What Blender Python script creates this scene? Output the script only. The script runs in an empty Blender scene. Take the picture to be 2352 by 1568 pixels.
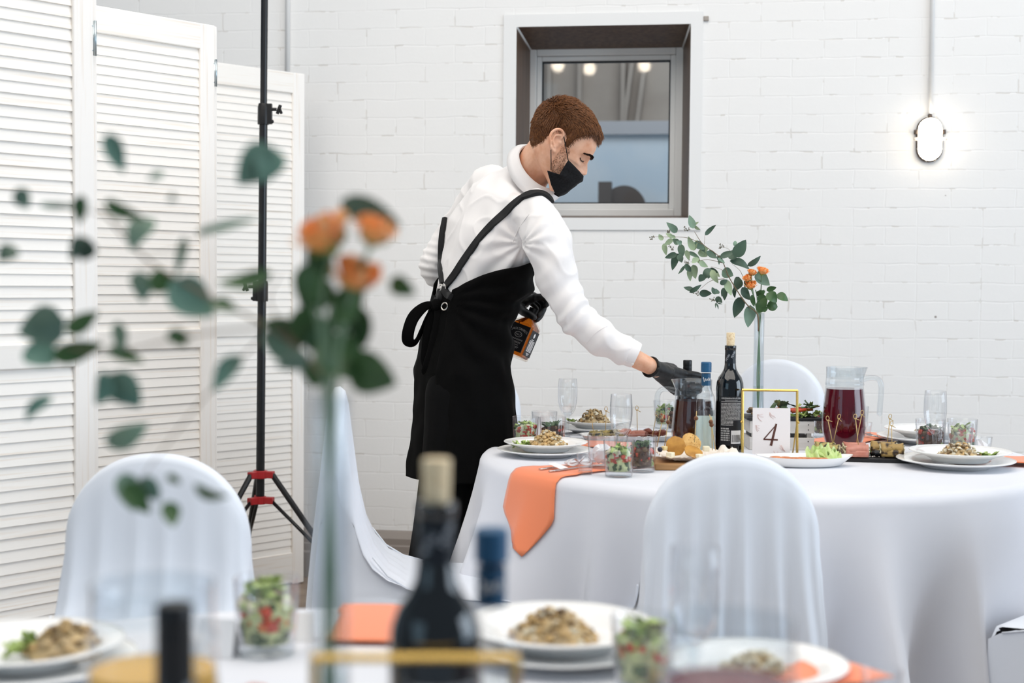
import bpy, bmesh, math, random
import numpy as np
from math import sin, cos, pi, atan, atan2, sqrt, radians
from mathutils import Vector, Matrix, noise
from mathutils.bvhtree import BVHTree

sc = bpy.context.scene
COL = sc.collection
random.seed(7)

# ------------------------------------------------------------------ camera, world, lights, exposure
FPX = 3266.67
CAMZ = 1.21
PITCH = atan((784 - 645) / FPX)
ROLL = 0.008
_f = Vector((0, cos(PITCH), -sin(PITCH)))
_u0 = Vector((0, sin(PITCH), cos(PITCH)))
_r0 = Vector((1, 0, 0))
CR = cos(ROLL) * _r0 + sin(ROLL) * _u0
CU = -sin(ROLL) * _r0 + cos(ROLL) * _u0
CAM = Vector((0, 0, CAMZ))
cam_d = bpy.data.cameras.new('camera')
cam_d.lens = 50
cam_d.sensor_width = 36
cam_d.clip_start = 0.05
cam_d.dof.use_dof = True
cam_d.dof.focus_distance = 4.0
cam_d.dof.aperture_fstop = 3.3
cam = bpy.data.objects.new('camera', cam_d)
COL.objects.link(cam)
cam.matrix_world = Matrix(((CR.x, CU.x, -_f.x, 0), (CR.y, CU.y, -_f.y, 0), (CR.z, CU.z, -_f.z, CAMZ), (0, 0, 0, 1)))
sc.camera = cam

w = bpy.data.worlds.new('world')
sc.world = w
w.use_nodes = True
w.node_tree.nodes['Background'].inputs[0].default_value = (0.66, 0.82, 1.0, 1)
w.node_tree.nodes['Background'].inputs[1].default_value = 0.22


def area(name, loc, target, size, size_y, power, col):
    d = bpy.data.lights.new(name, 'AREA')
    d.shape = 'RECTANGLE'
    d.size = size
    d.size_y = size_y
    d.energy = power
    d.color = col
    o = bpy.data.objects.new(name, d)
    COL.objects.link(o)
    o.location = loc
    o.rotation_euler = (Vector(target) - Vector(loc)).to_track_quat('-Z', 'Y').to_euler()
    return o


area('ceiling_light_panel', (0.1, 2.2, 4.6), (0.1, 3.3, 0), 7.0, 4.0, 172, (1.0, 0.94, 0.87))
area('daylight_from_windows', (5.8, 1.9, 2.1), (-0.6, 3.5, 1.0), 4.0, 2.6, 128, (0.74, 0.87, 1.0))
area('backdrop_fill_light', (1.2, 7.6, 4.2), (0.6, 10.2, 1.6), 3.0, 1.5, 30, (0.85, 0.93, 1.0))  # lamp added to brighten the shapes behind the pane
area('front_fill_light', (-3.5, -2.2, 2.2), (0.3, 4.0, 0.9), 3.0, 2.2, 16, (0.50, 0.79, 1.0))  # soft cool fill added from the camera side
sc.view_settings.view_transform = 'Standard'
sc.view_settings.look = 'None'
sc.view_settings.gamma = 1
sc.view_settings.use_curve_mapping = False
sc.view_settings.exposure = 0.48
sc.cycles.max_bounces = 14
sc.cycles.transparent_max_bounces = 24
sc.cycles.transmission_bounces = 12
sc.cycles.glossy_bounces = 6
sc.cycles.sample_clamp_indirect = 6


def P(px, py, D):
    """point at depth D (metres along +Y) seen at photo pixel px, py"""
    d = _f + CR * ((px - 1176) / FPX) + CU * ((784 - py) / FPX)
    return CAM + d * (D / d.y)


def Z(px, py, z):
    d = _f + CR * ((px - 1176) / FPX) + CU * ((784 - py) / FPX)
    return CAM + d * ((z - CAMZ) / d.z)


# ------------------------------------------------------------------ helpers
def lin(c):
    if isinstance(c, str):
        c = [int(c[i:i + 2], 16) / 255 for i in (0, 2, 4)]
    return tuple(x / 12.92 if x <= 0.04045 else ((x + 0.055) / 1.055) ** 2.4 for x in c[:3]) + (1,)


def setp(b, k, v):
    if k in b.inputs:
        b.inputs[k].default_value = v


def mat(name, col, rough=0.5, metal=0.0, spec=0.5, trans=0.0, ior=1.45, emis=0.0, sss=0.0, var=None, bump=None,
        coat=0.0, sheen=0.0, stretch=None, rand=None):
    """principled material; var=(scale, colour2[, lo, hi]) mottles the colour, bump=(scale, strength, distance)"""
    m = bpy.data.materials.new(name)
    m.use_nodes = True
    nt = m.node_tree
    b = nt.nodes['Principled BSDF']
    c = lin(col)
    b.inputs['Base Color'].default_value = c
    b.inputs['Roughness'].default_value = rough
    b.inputs['Metallic'].default_value = metal
    setp(b, 'Specular IOR Level', spec)
    setp(b, 'Transmission Weight', trans)
    setp(b, 'IOR', ior)
    setp(b, 'Coat Weight', coat)
    setp(b, 'Sheen Weight', sheen)
    if sss:
        setp(b, 'Subsurface Weight', sss)
        setp(b, 'Subsurface Radius', (0.012, 0.004, 0.002))
        setp(b, 'Subsurface Scale', 0.5)
    if emis:
        b.inputs['Emission Color'].default_value = c
        b.inputs['Emission Strength'].default_value = emis
    tc = nt.nodes.new('ShaderNodeTexCoord')
    vec = tc.outputs['Object']
    if stretch:
        mp = nt.nodes.new('ShaderNodeMapping')
        mp.inputs['Scale'].default_value = stretch
        nt.links.new(vec, mp.inputs['Vector'])
        vec = mp.outputs[0]
    if var:
        n = nt.nodes.new('ShaderNodeTexNoise')
        n.inputs['Scale'].default_value = var[0]
        n.inputs['Detail'].default_value = 6
        nt.links.new(vec, n.inputs['Vector'])
        r = nt.nodes.new('ShaderNodeValToRGB')
        lo, hi = (var[2], var[3]) if len(var) > 3 else (0.35, 0.65)
        r.color_ramp.elements[0].position = lo
        r.color_ramp.elements[1].position = hi
        r.color_ramp.elements[0].color = c
        r.color_ramp.elements[1].color = lin(var[1])
        nt.links.new(n.outputs['Fac'], r.inputs[0])
        nt.links.new(r.outputs[0], b.inputs['Base Color'])
    if bump:
        n2 = nt.nodes.new('ShaderNodeTexNoise')
        n2.inputs['Scale'].default_value = bump[0]
        n2.inputs['Detail'].default_value = 5
        nt.links.new(vec, n2.inputs['Vector'])
        bp = nt.nodes.new('ShaderNodeBump')
        bp.inputs['Strength'].default_value = bump[1]
        bp.inputs['Distance'].default_value = bump[2] if len(bump) > 2 else 0.002
        nt.links.new(n2.outputs['Fac'], bp.inputs['Height'])
        nt.links.new(bp.outputs[0], b.inputs['Normal'])
    return m


def thin_glass(name, tint=(1, 1, 1), edge=0.45, gloss=1.0):
    """thin clear glass: lets light straight through, darkens towards grazing view, mirrors by Fresnel"""
    m = bpy.data.materials.new(name)
    m.use_nodes = True
    nt = m.node_tree
    nt.nodes.clear()
    out = nt.nodes.new('ShaderNodeOutputMaterial')
    tr = nt.nodes.new('ShaderNodeBsdfTransparent')
    gl = nt.nodes.new('ShaderNodeBsdfGlossy')
    gl.inputs['Roughness'].default_value = 0.03
    gl.inputs['Color'].default_value = (gloss, gloss, gloss, 1)
    lw = nt.nodes.new('ShaderNodeLayerWeight')
    lw.inputs['Blend'].default_value = 0.5
    r = nt.nodes.new('ShaderNodeValToRGB')
    r.color_ramp.elements[0].position = 0.0
    r.color_ramp.elements[0].color = (tint[0], tint[1], tint[2], 1)
    e2 = r.color_ramp.elements.new(0.7)
    e2.color = (tint[0] * 0.96, tint[1] * 0.96, tint[2] * 0.97, 1)
    r.color_ramp.elements[-1].position = 1.0
    r.color_ramp.elements[-1].color = (tint[0] * edge, tint[1] * edge, tint[2] * edge * 1.04, 1)
    nt.links.new(lw.outputs['Facing'], r.inputs[0])
    nt.links.new(r.outputs[0], tr.inputs['Color'])
    pw = nt.nodes.new('ShaderNodeMath')
    pw.operation = 'POWER'
    pw.inputs[1].default_value = 5.0
    nt.links.new(lw.outputs['Facing'], pw.inputs[0])
    fr = nt.nodes.new('ShaderNodeMath')
    fr.operation = 'MULTIPLY_ADD'
    fr.inputs[1].default_value = 0.8
    fr.inputs[2].default_value = 0.035
    nt.links.new(pw.outputs[0], fr.inputs[0])
    mx = nt.nodes.new('ShaderNodeMixShader')
    nt.links.new(fr.outputs[0], mx.inputs[0])
    nt.links.new(tr.outputs[0], mx.inputs[1])
    nt.links.new(gl.outputs[0], mx.inputs[2])
    nt.links.new(mx.outputs[0], out.inputs[0])
    return m


def frame_from(t, up):
    t = t.normalized()
    s = up.cross(t)
    if s.length < 1e-5:
        s = Vector((1, 0, 0)).cross(t)
        if s.length < 1e-5:
            s = Vector((0, 1, 0)).cross(t)
    s.normalize()
    return s, t.cross(s)


class MB:
    def __init__(self):
        self.v = []
        self.f = []
        self.m = []

    def add(self, vs, fs, mi=0):
        o = len(self.v)
        self.v.extend([Vector(v) for v in vs])
        for f in fs:
            self.f.append([i + o for i in f])
            self.m.append(mi)
        return self

    def box(self, c, s, R=None, mi=0):
        c = Vector(c)
        vs = []
        for x in (-.5, .5):
            for y in (-.5, .5):
                for z in (-.5, .5):
                    p = Vector((x * s[0], y * s[1], z * s[2]))
                    if R is not None:
                        p = R @ p
                    vs.append(c + p)
        return self.add(vs, [(0, 1, 3, 2), (4, 6, 7, 5), (0, 4, 5, 1), (2, 3, 7, 6), (0, 2, 6, 4), (1, 5, 7, 3)], mi)

    def rings(self, rings, cap0=True, cap1=True, closed=True, mi=0):
        n = len(rings[0])
        vs = [p for r in rings for p in r]
        fs = []
        for i in range(len(rings) - 1):
            for j in range(n if closed else n - 1):
                k = (j + 1) % n
                fs.append((i * n + j, i * n + k, (i + 1) * n + k, (i + 1) * n + j))
        if cap0:
            fs.append(tuple(reversed(range(n))))
        if cap1:
            fs.append(tuple(range((len(rings) - 1) * n, len(rings) * n)))
        return self.add(vs, fs, mi)

    def tube(self, pts, rad, seg=10, cap=True, mi=0, up=(0, 0, 1), ball=False, lat=None, power=2.0):
        """swept tube; rad = number, or list of numbers / (a, b) pairs; lat fixes the direction of b"""
        pts = [Vector(p) for p in pts]
        n = len(pts)
        if not isinstance(rad, (list, tuple)):
            rad = [rad] * n
        rr = [(r, r) if not isinstance(r, (list, tuple)) else r for r in rad]
        if ball:
            t0 = (pts[0] - pts[1]).normalized()
            t1 = (pts[-1] - pts[-2]).normalized()
            r0, r1 = rr[0], rr[-1]
            pre = [(pts[0] + t0 * max(r0) * sin(a), (r0[0] * cos(a), r0[1] * cos(a))) for a in (1.45, 1.1, 0.7, 0.35)]
            post = [(pts[-1] + t1 * max(r1) * sin(a), (r1[0] * cos(a), r1[1] * cos(a))) for a in (0.35, 0.7, 1.1, 1.45)]
            pts = [p for p, _ in pre] + pts + [p for p, _ in post]
            rr = [r for _, r in pre] + rr + [r for _, r in post]
            n = len(pts)
        T = []
        for i in range(n):
            a = pts[max(i - 1, 0)]
            b = pts[min(i + 1, n - 1)]
            T.append((b - a).normalized())
        up = Vector(up)
        s, u = frame_from(T[0], up)
        rings = []
        for i in range(n):
            if lat is not None:
                s = Vector(lat)
                s = (s - T[i] * s.dot(T[i])).normalized()
                u = T[i].cross(s)
            elif i:
                s = (s - T[i] * s.dot(T[i]))
                if s.length < 1e-6:
                    s, u = frame_from(T[i], up)
                s.normalize()
                u = T[i].cross(s)
            a, b = rr[i]
            ring = []
            for k in range(seg):
                th = 2 * pi * k / seg
                c_, s_ = cos(th), sin(th)
                if power != 2.0:
                    c_ = math.copysign(abs(c_) ** (2 / power), c_)
                    s_ = math.copysign(abs(s_) ** (2 / power), s_)
                ring.append(pts[i] + s * (b * c_) + u * (a * s_))
            rings.append(ring)
        return self.rings(rings, cap, cap, True, mi)

    def lathe(self, prof, seg=32, M=None, mi=0, cap0=False, cap1=False):
        rings = []
        for r, z in prof:
            ring = [Vector((r * cos(2 * pi * k / seg), r * sin(2 * pi * k / seg), z)) for k in range(seg)]
            if M is not None:
                ring = [M @ p for p in ring]
            rings.append(ring)
        return self.rings(rings, cap0, cap1, True, mi)

    def sphere(self, c, r, sc_=(1, 1, 1), nu=14, nv=9, R=None, mi=0, jit=0.0, rng=random):
        c = Vector(c)
        rings = []
        for i in range(1, nv):
            th = pi * i / nv
            ring = []
            for k in range(nu):
                ph = 2 * pi * k / nu
                p = Vector((sin(th) * cos(ph) * sc_[0], sin(th) * sin(ph) * sc_[1], -cos(th) * sc_[2])) * r
                if jit:
                    p *= 1 + rng.uniform(-jit, jit)
                if R is not None:
                    p = R @ p
                ring.append(c + p)
            rings.append(ring)
        return self.rings(rings, True, True, True, mi)

    def grid(self, fn, nu, nv, mi=0, closed_u=False):
        vs = [fn(i / (nu if closed_u else nu - 1), j / (nv - 1)) for j in range(nv) for i in range(nu)]
        fs = []
        for j in range(nv - 1):
            for i in range(nu if closed_u else nu - 1):
                k = (i + 1) % nu
                fs.append((j * nu + i, j * nu + k, (j + 1) * nu + k, (j + 1) * nu + i))
        return self.add(vs, fs, mi)

    def mesh(self, name, mats, smooth=True, recalc=True):
        me = bpy.data.meshes.new(name)
        me.from_pydata([tuple(v) for v in self.v], [], self.f)
        if not isinstance(mats, (list, tuple)):
            mats = [mats]
        for m in mats:
            me.materials.append(m)
        if len(mats) > 1:
            me.polygons.foreach_set('material_index', self.m)
        if recalc:
            bm = bmesh.new()
            bm.from_mesh(me)
            bmesh.ops.recalc_face_normals(bm, faces=bm.faces)
            bm.to_mesh(me)
            bm.free()
        if smooth:
            me.polygons.foreach_set('use_smooth', [True] * len(me.polygons))
        me.update()
        return me

    def build(self, name, mats, parent=None, smooth=True, loc=None, rotz=0.0, bevel=0.0, sharp=None, recalc=True, solid=0.0,
              sub=0):
        me = self.mesh(name, mats, smooth, recalc)
        o = bpy.data.objects.new(name, me)
        COL.objects.link(o)
        if parent is not None:
            o.parent = parent
        if loc is not None:
            o.location = loc
        o.rotation_euler = (0, 0, rotz)
        if solid:
            md = o.modifiers.new('solid', 'SOLIDIFY')
            md.thickness = abs(solid)
            md.offset = 1 if solid > 0 else -1
        if sub:
            md = o.modifiers.new('sub', 'SUBSURF')
            md.levels = md.render_levels = sub
        if bevel:
            md = o.modifiers.new('bevel', 'BEVEL')
            md.width = bevel
            md.segments = 2
            md.limit_method = 'ANGLE'
            md.angle_limit = 0.7
        if smooth and sharp is not None:
            me.set_sharp_from_angle(angle=sharp)
        return o


def tag(o, label=None, cat=None, group=None, kind=None):
    if label:
        o['label'] = label
    if cat:
        o['category'] = cat
    if group:
        o['group'] = group
    if kind:
        o['kind'] = kind
    return o


def thing(name, label, cat, loc=(0, 0, 0), rotz=0.0, group=None, M=None):
    o = bpy.data.objects.new(name, None)
    COL.objects.link(o)
    o.empty_display_size = 0.05
    if M is not None:
        o.matrix_world = M
    else:
        o.location = loc
        o.rotation_euler = (0, 0, rotz)
    return tag(o, label, cat, group)


def dup(root, loc, rotz=0.0, label=None, group=None, scale=None):
    r = root.copy()
    COL.objects.link(r)
    r.location = loc
    r.rotation_euler = (0, 0, rotz)
    if scale:
        r.scale = (scale, scale, scale) if not isinstance(scale, (tuple, list)) else scale
    if label:
        r['label'] = label
    if group:
        r['group'] = group
    for ch in list(root.children):
        c = ch.copy()
        COL.objects.link(c)
        c.parent = r
        for g in list(ch.children):
            d = g.copy()
            COL.objects.link(d)
            d.parent = c
    return r


def smoothstep(a, b, x):
    t = max(0.0, min(1.0, (x - a) / (b - a)))
    return t * t * (3 - 2 * t)


def catmull(pts, n):
    pts = [Vector(p) for p in pts]
    q = [pts[0] * 2 - pts[1]] + pts + [pts[-1] * 2 - pts[-2]]
    out = []
    for i in range(1, len(q) - 2):
        for k in range(n):
            t = k / n
            a, b, c, d = q[i - 1], q[i], q[i + 1], q[i + 2]
            out.append(0.5 * ((2 * b) + (c - a) * t + (2 * a - 5 * b + 4 * c - d) * t * t + (3 * b - a - 3 * c + d) * t ** 3))
    out.append(pts[-1])
    return out


def interp(xs, ys, x):
    return float(np.interp(x, xs, ys))


def rotm(ax, ang):
    return Matrix.Rotation(ang, 3, ax)


# ------------------------------------------------------------------ setting materials
def brick_wall_mat():
    m = bpy.data.materials.new('white_painted_brick')
    m.use_nodes = True
    nt = m.node_tree
    N, L = nt.nodes, nt.links
    b = N['Principled BSDF']
    b.inputs['Roughness'].default_value = 0.55
    tc = N.new('ShaderNodeTexCoord')
    sx = N.new('ShaderNodeSeparateXYZ')
    L.new(tc.outputs['Object'], sx.inputs[0])
    cb = N.new('ShaderNodeCombineXYZ')
    L.new(sx.outputs['X'], cb.inputs[0])
    L.new(sx.outputs['Z'], cb.inputs[1])

    def noise_(scale, det=3):
        n = N.new('ShaderNodeTexNoise')
        n.inputs['Scale'].default_value = scale
        n.inputs['Detail'].default_value = det
        L.new(tc.outputs['Object'], n.inputs['Vector'])
        return n

    def math_(op, a, b_=None):
        n = N.new('ShaderNodeMath')
        n.operation = op
        for i, v in enumerate((a, b_)):
            if v is None:
                continue
            if isinstance(v, (int, float)):
                n.inputs[i].default_value = v
            else:
                L.new(v, n.inputs[i])
        return n.outputs[0]

    # wobble of the joints
    dn = noise_(9, 3)
    sub = N.new('ShaderNodeVectorMath')
    sub.operation = 'SUBTRACT'
    L.new(dn.outputs['Color'], sub.inputs[0])
    sub.inputs[1].default_value = (0.5, 0.5, 0.5)
    scl = N.new('ShaderNodeVectorMath')
    scl.operation = 'SCALE'
    scl.inputs['Scale'].default_value = 0.016
    L.new(sub.outputs[0], scl.inputs[0])
    av = N.new('ShaderNodeVectorMath')
    L.new(cb.outputs[0], av.inputs[0])
    L.new(scl.outputs[0], av.inputs[1])

    def brick(width):
        t = N.new('ShaderNodeTexBrick')
        t.inputs['Scale'].default_value = 1
        t.inputs['Brick Width'].default_value = width
        t.inputs['Row Height'].default_value = 0.0715
        t.inputs['Mortar Size'].default_value = 0.0042
        t.inputs['Mortar Smooth'].default_value = 0.8
        t.inputs['Color1'].default_value = (0, 0, 0, 1)
        t.inputs['Color2'].default_value = (1, 1, 1, 1)
        t.inputs['Mortar'].default_value = (0.5, 0.5, 0.5, 1)
        t.offset = 0.5
        L.new(av.outputs[0], t.inputs['Vector'])
        return t
    b1, b2 = brick(0.24), brick(0.12)
    row = math_('FLOOR', math_('DIVIDE', sx.outputs['Z'], 0.0715))
    wn = N.new('ShaderNodeTexWhiteNoise')
    wn.noise_dimensions = '1D'
    L.new(row, wn.inputs['W'])
    sel = math_('GREATER_THAN', wn.outputs['Value'], 0.72)
    mixf = N.new('ShaderNodeMix')
    mixf.data_type = 'FLOAT'
    L.new(sel, mixf.inputs[0])
    L.new(b1.outputs['Fac'], mixf.inputs[2])
    L.new(b2.outputs['Fac'], mixf.inputs[3])
    # thick paint partly fills the joints
    pn = noise_(5, 2)
    fill = N.new('ShaderNodeMapRange')
    fill.inputs[1].default_value = 0.35
    fill.inputs[2].default_value = 0.65
    fill.inputs[3].default_value = 0.12
    fill.inputs[4].default_value = 1.0
    L.new(pn.outputs['Fac'], fill.inputs[0])
    joint = math_('MULTIPLY', mixf.outputs[0], fill.outputs[0])
    nf = noise_(55, 5)
    nl = noise_(12, 3)
    h = math_('ADD', math_('MULTIPLY', joint, -1.0), math_('MULTIPLY', nf.outputs['Fac'], 0.22))
    h = math_('ADD', h, math_('MULTIPLY', nl.outputs['Fac'], 0.75))
    hb = math_('MULTIPLY', b1.outputs['Color'], 0.30)
    h = math_('ADD', h, hb)
    bp = N.new('ShaderNodeBump')
    bp.inputs['Strength'].default_value = 0.22
    bp.inputs['Distance'].default_value = 0.006
    L.new(h, bp.inputs['Height'])
    L.new(bp.outputs[0], b.inputs['Normal'])
    # colour: white paint, a little grime in open joints, rare chips
    mx = N.new('ShaderNodeMix')
    mx.data_type = 'RGBA'
    mx.inputs[6].default_value = lin('eeedeb')
    mx.inputs[7].default_value = lin('d6d2cc')
    L.new(math_('MULTIPLY', joint, math_('GREATER_THAN', nl.outputs['Fac'], 0.56)), mx.inputs[0])
    vo = N.new('ShaderNodeTexVoronoi')
    vo.inputs['Scale'].default_value = 4.2
    L.new(tc.outputs['Object'], vo.inputs['Vector'])
    chip = math_('LESS_THAN', vo.outputs['Distance'], 0.02)
    mx2 = N.new('ShaderNodeMix')
    mx2.data_type = 'RGBA'
    L.new(math_('MULTIPLY', chip, 0.7), mx2.inputs[0])
    L.new(mx.outputs[2], mx2.inputs[6])
    mx2.inputs[7].default_value = lin('6b5b50')
    L.new(mx2.outputs[2], b.inputs['Base Color'])
    return m


M = {}
M['wall'] = brick_wall_mat()
M['white_paint'] = mat('white_paint', 'e9e9e8', 0.45)
M['white_pvc'] = mat('white_pvc', 'e4e4e2', 0.25)
M['brown_reveal'] = mat('brown_laminate', '6a5546', 0.4, spec=.3, var=(60, '584538'), stretch=(1, 1, 0.05))
M['skirting'] = mat('grey_skirting', '938a83', 0.5)
M['floor'] = mat('worn_floor_boards', '9a8775', 0.4, var=(7, '7d6a58'), bump=(40, 0.2))
M['pane'] = thin_glass('window_glass', (0.96, 0.97, 0.98), 0.7)
M['wood'] = mat('whitewashed_pine', 'faf6f0', 0.6, var=(9, 'eadbc9', 0.55, 0.85), stretch=(0.35, 3, 14), bump=(14, 0.15, 0.001))
M['woodv'] = mat('whitewashed_pine_upright', 'faf6f1', 0.6, var=(9, 'ecdfd0', 0.55, 0.85), stretch=(14, 14, 0.35), bump=(14, 0.15, 0.001))
M['zinc'] = mat('zinc_plate', 'b9c4c8', 0.3, 1.0)
M['black_metal'] = mat('black_powder_coat', '17181b', 0.32)
M['black_plastic'] = mat('black_plastic', '121214', 0.4)
M['red_plastic'] = mat('red_plastic', 'b3262a', 0.4)

# ------------------------------------------------------------------ wall, window, floor
WK = 0.145
W0 = 5.67
WU = Vector((1, -WK, 0)).normalized()      # along the wall
WN = Vector((WK, 1, 0)).normalized()       # into the wall
WANG = atan2(WU.y, WU.x)


def wallc(px, py, off=0.0):
    """wall-local (u, z) of a photo pixel on the wall plane pushed off metres into the wall"""
    d = _f + CR * ((px - 1176) / FPX) + CU * ((784 - py) / FPX)
    o = Vector((0, W0, 0)) + WN * off
    t = (o - CAM).dot(WN) / d.dot(WN)
    p = CAM + d * t
    return (p - Vector((0, W0, 0))).dot(WU), p.z


def wbox(mb, u0, u1, z0, z1, n0, n1, mi=0):
    mb.box(((u0 + u1) / 2, (n0 + n1) / 2, (z0 + z1) / 2), (u1 - u0, n1 - n0, z1 - z0), None, mi)


WLOC = (0, W0, 0)
ou0 = wallc(1185, 300)[0]
ou1 = wallc(1584, 300)[0]
oz1 = wallc(1385, 59)[1]
oz0 = wallc(1385, 500)[1]
mb = MB()
U0, U1, H = -3.2, 5.0, 3.6
for (a, b_, c, d_) in ((U0, ou0, 0, H), (ou1, U1, 0, H), (ou0, ou1, 0, oz0), (ou0, ou1, oz1, H)):
    mb.add([(a, 0, c), (b_, 0, c), (b_, 0, d_), (a, 0, d_)], [(0, 1, 2, 3)])
for (a, b_, c, d_) in ((U0, ou0, 0, H), (ou1, U1, 0, H), (ou0, ou1, 0, oz0), (ou0, ou1, oz1, H)):
    mb.add([(a, 0.36, c), (b_, 0.36, c), (b_, 0.36, d_), (a, 0.36, d_)], [(3, 2, 1, 0)])
mb.add([(U0, 0, H), (U1, 0, H), (U1, 0.36, H), (U0, 0.36, H)], [(0, 1, 2, 3)])
o = mb.build('wall_back', M['wall'], smooth=False, loc=WLOC, rotz=WANG)
tag(o, kind='structure')

mb = MB()
mb.box((0.5, 2.6, -0.05), (9, 9, 0.1))
tag(mb.build('floor', M['floor'], smooth=False), kind='structure')

mb = MB()
sk = [(0, 0), (-.045, 0), (-.045, .10), (-.036, .108), (-.036, .135), (-.03, .14), (-.03, .165), (-.012, .19), (0, .195)]
mb.rings([[Vector((u, n, z)) for n, z in sk] for u in (-3.2, 5.0)])
tag(mb.build('baseboard_back', M['skirting'], smooth=False, loc=WLOC, rotz=WANG), kind='structure')

# window: flat white surround, splayed brown reveal, white sash, pane
win = bpy.data.objects.new('window_1', None)
COL.objects.link(win)
win.location = WLOC
win.rotation_euler = (0, 0, WANG)
tag(win, kind='structure')
tu0, tz1 = wallc(1158, 35)
tu1 = wallc(1612, 300)[0]
tz0 = wallc(1400, 528)[1]
mb = MB()
for (a, b_, c, d_) in ((tu0, ou0, tz0, tz1), (ou1, tu1, tz0, tz1), (ou0, ou1, tz0, oz0), (ou0, ou1, oz1, tz1)):
    wbox(mb, a, b_, c, d_, -.007, .0)
mb.build('window_surround', M['white_paint'], win, smooth=False)
DEP = 0.27
iu0 = wallc(1218, 300, DEP)[0]
iu1 = wallc(1566, 300, DEP)[0]
iz1 = wallc(1390, 114, DEP)[1]
iz0 = wallc(1390, 495, DEP)[1]
mb = MB()
vs = [(ou0, -.002, oz0), (ou1, -.002, oz0), (ou1, -.002, oz1), (ou0, -.002, oz1),
      (iu0, DEP, iz0), (iu1, DEP, iz0), (iu1, DEP, iz1), (iu0, DEP, iz1)]
mb.add(vs, [(0, 4, 5, 1), (1, 5, 6, 2), (2, 6, 7, 3), (3, 7, 4, 0)])
mb.build('window_reveal', M['brown_reveal'], win, smooth=False, solid=0.006)
mb = MB()
for a, b2 in ((3, 7), (2, 6)):
    mb.tube([vs[a], vs[b2]], 0.006, 6)
mb.build('corner_bead', M['white_pvc'], win)
gu0 = wallc(1245, 300, DEP + .03)[0]
gu1 = wallc(1539, 300, DEP + .03)[0]
gz1 = wallc(1390, 141, DEP + .03)[1]
gz0 = wallc(1390, 468, DEP + .03)[1]
mb = MB()


def rect_frame(mb, a, b, n0, n1, step):
    """frame between outer rect a and inner rect b (u0,u1,z0,z1)"""
    for (p, q, r, s) in ((a[0], b[0], a[2], a[3]), (b[1], a[1], a[2], a[3]), (b[0], b[1], a[2], b[2]), (b[0], b[1], b[3], a[3])):
        wbox(mb, p, q, r, s, n0, n1)


mid = (iu0 * .45 + gu0 * .55, iu1 * .45 + gu1 * .55, iz0 * .45 + gz0 * .55, iz1 * .45 + gz1 * .55)
rect_frame(mb, (iu0 - .01, iu1 + .01, iz0 - .01, iz1 + .01), mid, DEP - .012, DEP + .06, 0)
rect_frame(mb, mid, (gu0, gu1, gz0, gz1), DEP + .006, DEP + .05, 0)
mb.build('sash', M['white_pvc'], win, smooth=False, bevel=.004)
mb = MB()
rect_frame(mb, (gu0, gu1, gz0, gz1), (gu0 + .006, gu1 - .006, gz0 + .006, gz1 - .006), DEP + .022, DEP + .04, 0)
mb.build('gasket', M['black_plastic'], win, smooth=False)
mb = MB()
mb.add([(gu0, DEP + .03, gz0), (gu1, DEP + .03, gz0), (gu1, DEP + .03, gz1), (gu0, DEP + .03, gz1)], [(0, 1, 2, 3)])
mb.build('pane', M['pane'], win, smooth=False)

# added behind the pane in place of room reflections: a building (brown over pale blue)
M['pale_blue'] = mat('pale_blue_backdrop', 'dcebf5', 0.7, var=(3, 'eaf3f8'))
M['grey_band'] = mat('grey_band', 'c4c4c6', 0.7)
M['brown_field'] = mat('brown_backdrop', 'a3978b', 0.7, var=(2.5, 'b5aa9e'))
M['dark_shape'] = mat('dark_backdrop', '6e655f', 0.7)
ext = thing('backdrop', 'blurred outbuilding of brown over pale blue, added for reflections in window pane', 'stand_in', WLOC, WANG)
OD = 4.2
eu0, ez_b = wallc(1100, 312, OD)
eu1 = wallc(1720, 312, OD)[0]
ez_t = wallc(1385, 280, OD)[1]
mb = MB()
wbox(mb, eu0 - 1, eu1 + 1, 0, ez_b, OD, OD + .3)
mb.build('lower_field', M['pale_blue'], ext, smooth=False)
mb = MB()
wbox(mb, eu0 - 1, eu1 + 1, ez_b, ez_t, OD - .05, OD + .3)
mb.build('middle_band', M['grey_band'], ext, smooth=False)
mb = MB()
wbox(mb, eu0 - 1, eu1 + 1, ez_t, ez_t + 3, OD + .1, OD + .4)
for px in (1260, 1330, 1430, 1470, 1500):
    u = wallc(px, 200, OD)[0]
    mb.box((u, OD + .06, ez_t + .9), (.03, .06, 2.2), rotm('Y', .12 if px > 1450 else 0))
mb.build('upper_field', M['brown_field'], ext, smooth=False)
bx, bz = wallc(1433, 440, OD - .3)
rad = wallc(1478, 470, OD - .3)[0] - bx
mb = MB()
mb.tube([(bx, OD - .3, bz - .1), (bx, OD - .15, bz - .1)], rad * 1.08, 40)  # round shape added for a dark form mirrored in the pane
o = mb.build('backdrop_disc', M['dark_shape'], None, smooth=True, loc=WLOC, rotz=WANG, sharp=0.6)
tag(o, 'dark round drum added for a reflection low in the window view', 'disc')
o2 = MB()
pu = wallc(1390, 440, OD - .4)[0]
pz = wallc(1390, 418, OD - .4)[1]
o2.box((pu, OD - .4, pz / 2), (.085, .085, pz))  # upright added for a dark streak mirrored in the pane
o2.box((bx, OD - .42, (bz - .1 - rad * 1.1) / 2), (.5, .5, bz - .1 - rad * 1.1))
o = o2.build('backdrop_post', M['dark_shape'], None, smooth=False, loc=WLOC, rotz=WANG)
tag(o, 'dark trestle with upright post under the round drum added for pane reflections', 'support')
mb = MB()
mb.box((0, 3.2, -.06), (12, 5.2, .1))
tag(mb.build('ground_outside', mat('packed_snow', 'dfe5ea', 0.8), None, smooth=False, loc=WLOC, rotz=WANG), kind='structure')

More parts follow.
